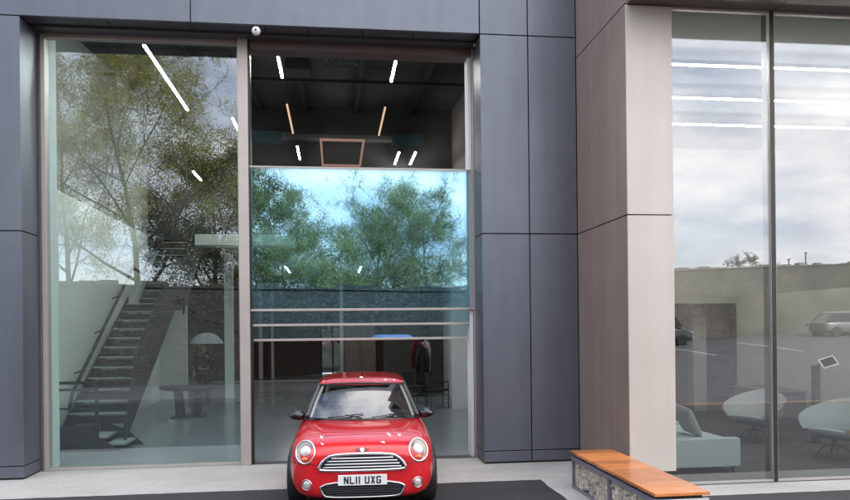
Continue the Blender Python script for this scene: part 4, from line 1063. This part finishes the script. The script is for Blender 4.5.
# ------------------------------------------------------------------ beyond the camera: what the glass mirrors
def stone_wall(label, prof, y, seed, stone, cope):
    """rubble wall along y with its top following prof [(x, height)] and rough coping stones"""
    W = MB(); cp = MB(); rnd = random.Random(seed)
    rw = thing('stone_wall', label, 'wall', (0, y, 0))
    for (a, ha), (b, hb) in zip(prof[:-1], prof[1:]):
        W.add([(a, -.4, -.5), (b, -.4, -.5), (b, .0, -.5), (a, 0, -.5), (a, -.4, ha), (b, -.4, hb), (b, 0, hb), (a, 0, ha)], [(3, 2, 6, 7), (0, 4, 5, 1), (4, 7, 6, 5)])
        x = a
        while x < b-.3:
            l_ = min(rnd.uniform(.4, .9), b-x); z0 = ha+(hb-ha)*(x-a)/(b-a); z1 = ha+(hb-ha)*(x+l_-a)/(b-a)
            k = rnd.uniform(.06, .24)
            cp.add([(x, -.45, z0+.004), (x+l_-.03, -.45, z1+.004), (x+l_-.03, .06, z1+.004), (x, .06, z0+.004), (x, -.45, z0+k), (x+l_-.03, -.45, z1+k), (x+l_-.03, .06, z1+k), (x, .06, z0+k)],
                   [(0, 3, 2, 1), (4, 5, 6, 7), (0, 1, 5, 4), (1, 2, 6, 5), (2, 3, 7, 6), (3, 0, 4, 7)]); x += l_
    a, ha = prof[0]; b, hb = prof[-1]
    W.quad((a, -.4, -.5), (a, 0, -.5), (a, 0, ha), (a, -.4, ha)); W.quad((b, -.4, -.5), (b, 0, -.5), (b, 0, hb), (b, -.4, hb))
    W.build('wall', stone, rw); cp.build('coping', cope, rw)
    return rw
M['coping'] = mat('coping_stone', (.26, .245, .215), .9, 0, (.15, .14, .125), 1.5)
stone_wall('tall pale rubble stone wall across the car park mirrored in the bay window', [(5.5, 5.0), (8, 5.0), (14, 5.2), (20, 5.65), (34, 6.15), (50, 6.6), (80, 7.0)], -40.5, 2, M['wallstone'], M['coping'])
stone_wall('long dark rubble stone wall mirrored low in the left window and the lifted door', [(-60, 4.1), (-30, 4.0), (-10, 3.72), (-4, 3.55), (6, 3.4)], -16, 4, M['wallstone_dark'], M['wallstone_dark'])
t = thing('return_wall', 'rubble stone wall running back from the nearer wall to the farther one', 'wall', (5.6, -16.4, 0))
MB().box(0, .4, -24.2, -.0, -.5, 3.4).build('wall', M['wallstone_dark'], t)

def tree(label, loc, h, spread, seed, leaf, nleaf, lsize, first=.22, trunk_r=.28, cat='tree', name='broadleaf_tree', group='trees mirrored in the glass', levels=4, droop=.0, lean=0.0):
    rn = random.Random(seed)
    t = thing(name, label, cat, loc, 0, group)
    wood = MB(); tips = []
    def grow(p, d, ln, r, lv):
        pts = [p]; n = 5 if lv < 2 else (3 if lv < 4 else 2); dd = d.copy()
        for i in range(n):
            dd = (dd+Vector((rn.uniform(-1, 1), rn.uniform(-1, 1), rn.uniform(-.7, 1)))*(.18 if lv else .11)+Vector((0, 0, .05 if lv < 3 else -droop))).normalized()
            pts.append(pts[-1]+dd*(ln/n))
        rr = [r*(1-(.88 if lv == 0 else .62)*i/n) for i in range(n+1)]
        wood.tube(pts, rr, 8 if lv == 0 else (5 if lv < 3 else 3), caps=False)
        if lv >= levels-1: tips.extend(pts[1:])
        if lv >= levels: return
        nb_ = (11, 7, 6, 5, 3)[lv]
        for k in range(nb_):
            f_ = (first+(1-first)*(k+rn.random())/nb_) if lv == 0 else rn.uniform(.25, 1.0)
            i = min(int(f_*n), n-1); q = pts[i].lerp(pts[i+1], f_*n-i)
            ax_ = (pts[i+1]-pts[i]).normalized(); o_ = ax_.orthogonal().normalized()
            o_ = Matrix.Rotation(rn.uniform(0, 6.28) if lv else k*2.4+rn.uniform(-.4, .4), 4, ax_) @ o_
            up_ = rn.uniform(.45, 1.0) if lv == 0 else rn.uniform(.5, 1.1)
            nd = (o_*1.0+ax_*up_).normalized()
            l2 = ln*(.42 if lv == 0 else .58)*rn.uniform(.7, 1.15)*(spread if lv == 0 else 1)*((1.15-.5*f_) if lv == 0 else 1)
            grow(q, nd, l2, max(rr[i]*.5, .012), lv+1)
    grow(Vector((0, 0, -.3)), Vector((lean, 0, 1)).normalized(), h*.82, trunk_r, 0)
    wood.build('trunk', M['bark'], t)
    lv_ = MB()
    for k in range(nleaf):
        q = rn.choice(tips)+Vector((rn.gauss(0, .28), rn.gauss(0, .28), rn.gauss(0, .22)))
        a = Vector((rn.uniform(-1, 1), rn.uniform(-1, 1), rn.uniform(-.6, .6))).normalized(); b = a.orthogonal().normalized(); b = Matrix.Rotation(rn.uniform(0, 6.28), 3, a) @ b
        s_ = lsize*rn.uniform(.6, 1.3); c_ = a.cross(b)
        lv_.add([q-b*s_, q+c_*s_*.55, q+b*s_, q-c_*s_*.55], [(0, 1, 2, 3)])
    lv_.build('crown', leaf, t)
    return t
tree('tall sparse tree in young leaf mirrored high in the left window', (-14.2, -44.5, .5), 25, 1.35, 3, M['leaf_spring'], 130000, .058, .16, .30, levels=5)
tree('thin bare branched tree mirrored at the left edge of the left window', (-19.0, -43.6, .5), 24.5, .8, 11, M['leaf_spring'], 30000, .058, .22, .24, levels=5)
tree('dense dark ivy clad tree mirrored beside the mullion in the left window', (-9.3, -46.5, .5), 15.5, 1.1, 23, M['leaf_dark'], 70000, .075, .12, .3, levels=4)
tree('round green tree mirrored at the left of the lifted door glass', (-3.4, -45, .5), 12.4, 1.0, 31, M['leaf_mid'], 70000, .042, .15, .18, levels=5)
tree('wide bushy tree mirrored in the centre of the lifted door glass', (3.2, -45, .5), 12.8, 1.15, 41, M['leaf_mid'], 70000, .042, .12, .18, levels=5)
tree('slimmer leafy tree mirrored at the right of the lifted door glass', (7.4, -44.5, .5), 12.4, 1.0, 57, M['leaf_mid'], 45000, .042, .15, .16, levels=5)
tree('low dark bushy tree mirrored between the two larger trees in the door glass', (.2, -43, .5), 8.6, 1.1, 61, M['leaf_mid'], 30000, .05, .15, .18)
tree('small bare tree mirrored above the stone wall in the bay window', (32.2, -46, 1.3), 6.3, 1.0, 71, M['leaf_spring'], 200, .08, .35, .10, levels=5)
for k, (x, h_, lb) in enumerate(((35.2, 7.1, 'shorter thin pole mirrored above the wall in the right bay pane'), (36.6, 7.6, 'taller thin pole mirrored above the wall in the right bay pane'))):
    t = thing('lamp_post', lb, 'lamp post', (x, -46, 1.3), 0, 'thin poles beyond the wall')
    MB().cyl((0, 0, 0), (0, 0, h_-1.3), .06, .045, 10).build('pole', M['steel_dark'], t); MB().box(-.08, .12, -.06, .06, h_-1.34, h_-1.26).build('lamp_head', M['steel_dark'], t, bevel=.02)

def plain_car(name, label, loc, rz, paint, Lc, Wc, H, van=False):
    t = thing(name, label, 'van' if van else 'car', loc, rz, 'vehicles parked along the stone wall')
    h2 = H; hb = H*.62 if not van else H*.55
    hw_ = Wc/2
    st2 = [(0, hw_*.72, .3, .4, .5, hb*.62, hb*.66, hb*.68, hb*.69), (.15, hw_*.92, .22, .42, .55, hb*.75, hb*.8, hb*.82, hb*.83), (.9, hw_, .2, .45, .65, hb*.92, hb*.97, hb, hb), (Lc*.5, hw_, .2, .45, .65, hb*.97, hb, hb, hb), (Lc-.4, hw_, .2, .45, .65, hb*.97, hb, hb, hb), (Lc, hw_*.85, .3, .45, .6, hb*.8, hb*.88, hb*.9, hb*.9)]
    loft_body(st2).build('body', paint, t, smooth=180, sub=2)
    f0, f1 = (.75, 1.25) if van else (1.15, 1.9); b0, b1 = (Lc-.12, Lc-.2) if van else (Lc-.35, Lc-.95)
    def rr(y0_, y1_, w_, z): return [(-w_, y0_, z), (-w_*.6, y0_-.1, z), (w_*.6, y0_-.1, z), (w_, y0_, z), (w_*1.02, (y0_+y1_)/2, z), (w_, y1_, z), (w_*.6, y1_+.06, z), (-w_*.6, y1_+.06, z), (-w_, y1_, z), (-w_*1.02, (y0_+y1_)/2, z)]
    MB().rings([rr(f0, b0, hw_*.93, hb-.04), rr(f1, b1, hw_*.76, h2-.08)]).build('windows', M['gloss_black'], t)
    MB().rings([rr(f1-.04, b1+.04, hw_*.78, h2-.1), rr(f1+.1, b1-.1, hw_*.7, h2-.01), rr(f1+.5, b1-.5, hw_*.4, h2+.01)], True).build('roof', paint, t, smooth=60)
    for yy in (.8, Lc-.8):
        for sg in (-1, 1): MB().cyl((sg*(hw_-.2), yy, .32), (sg*(hw_+.01), yy, .32), .32, n=24).build('wheel', M['rubber'], t); 
    for sg in (-1, 1):
        MB().ellipsoid((sg*hw_*.68, .07, hb*.68), (.16, .06, .08), 12, 8).build('headlight', M['white_plastic'], t, smooth=180)
        MB().box(sg*hw_*.75-.07, sg*hw_*.75+.07, Lc-.05, Lc+.02, hb*.7, hb*.85).build('tail_light', M['cloth_red'], t)
    return t
def gy(x, y): return gz(x, y)
P_black = mat('black_vehicle_paint', (.012, .012, .014), .25, coat=1); P_silver = mat('silver_vehicle_paint', (.17, .18, .185), .4, .4, coat=.5)
P_blue = mat('blue_vehicle_paint', (.10, .22, .55), .3, .2, coat=1); P_red = mat('red_vehicle_paint', (.4, .03, .03), .3, coat=1)
plain_car('black_van', 'black van mirrored in the dark opening of the bay window', (21.0, -34.5, gy(19, -34)), R(92), P_black, 4.7, 1.95, 2.1, True)
plain_car('silver_car', 'silver car mirrored faintly at the right edge of the bay window', (33.6, -34.5, gy(29, -34)), R(88), P_silver, 4.5, 1.85, 1.55)
plain_car('blue_car', 'blue car whose roof is mirrored just above the bottom rail of the door', (2.0, -11.3, .0), R(180), P_blue, 4.1, 1.8, 1.80)
plain_car('parked_red_car', 'small red car mirrored above the bottom rail left of the blue roof', (-.45, -11.6, .0), R(180), P_red, 3.9, 1.7, 1.66)

tree('sunlit garden tree glimpsed through the glazed rear door of the showroom', (.4, 31, 0), 7, 1.0, 83, M['leaf_mid'], 9000, .08, .1, .14, group='garden behind the showroom')
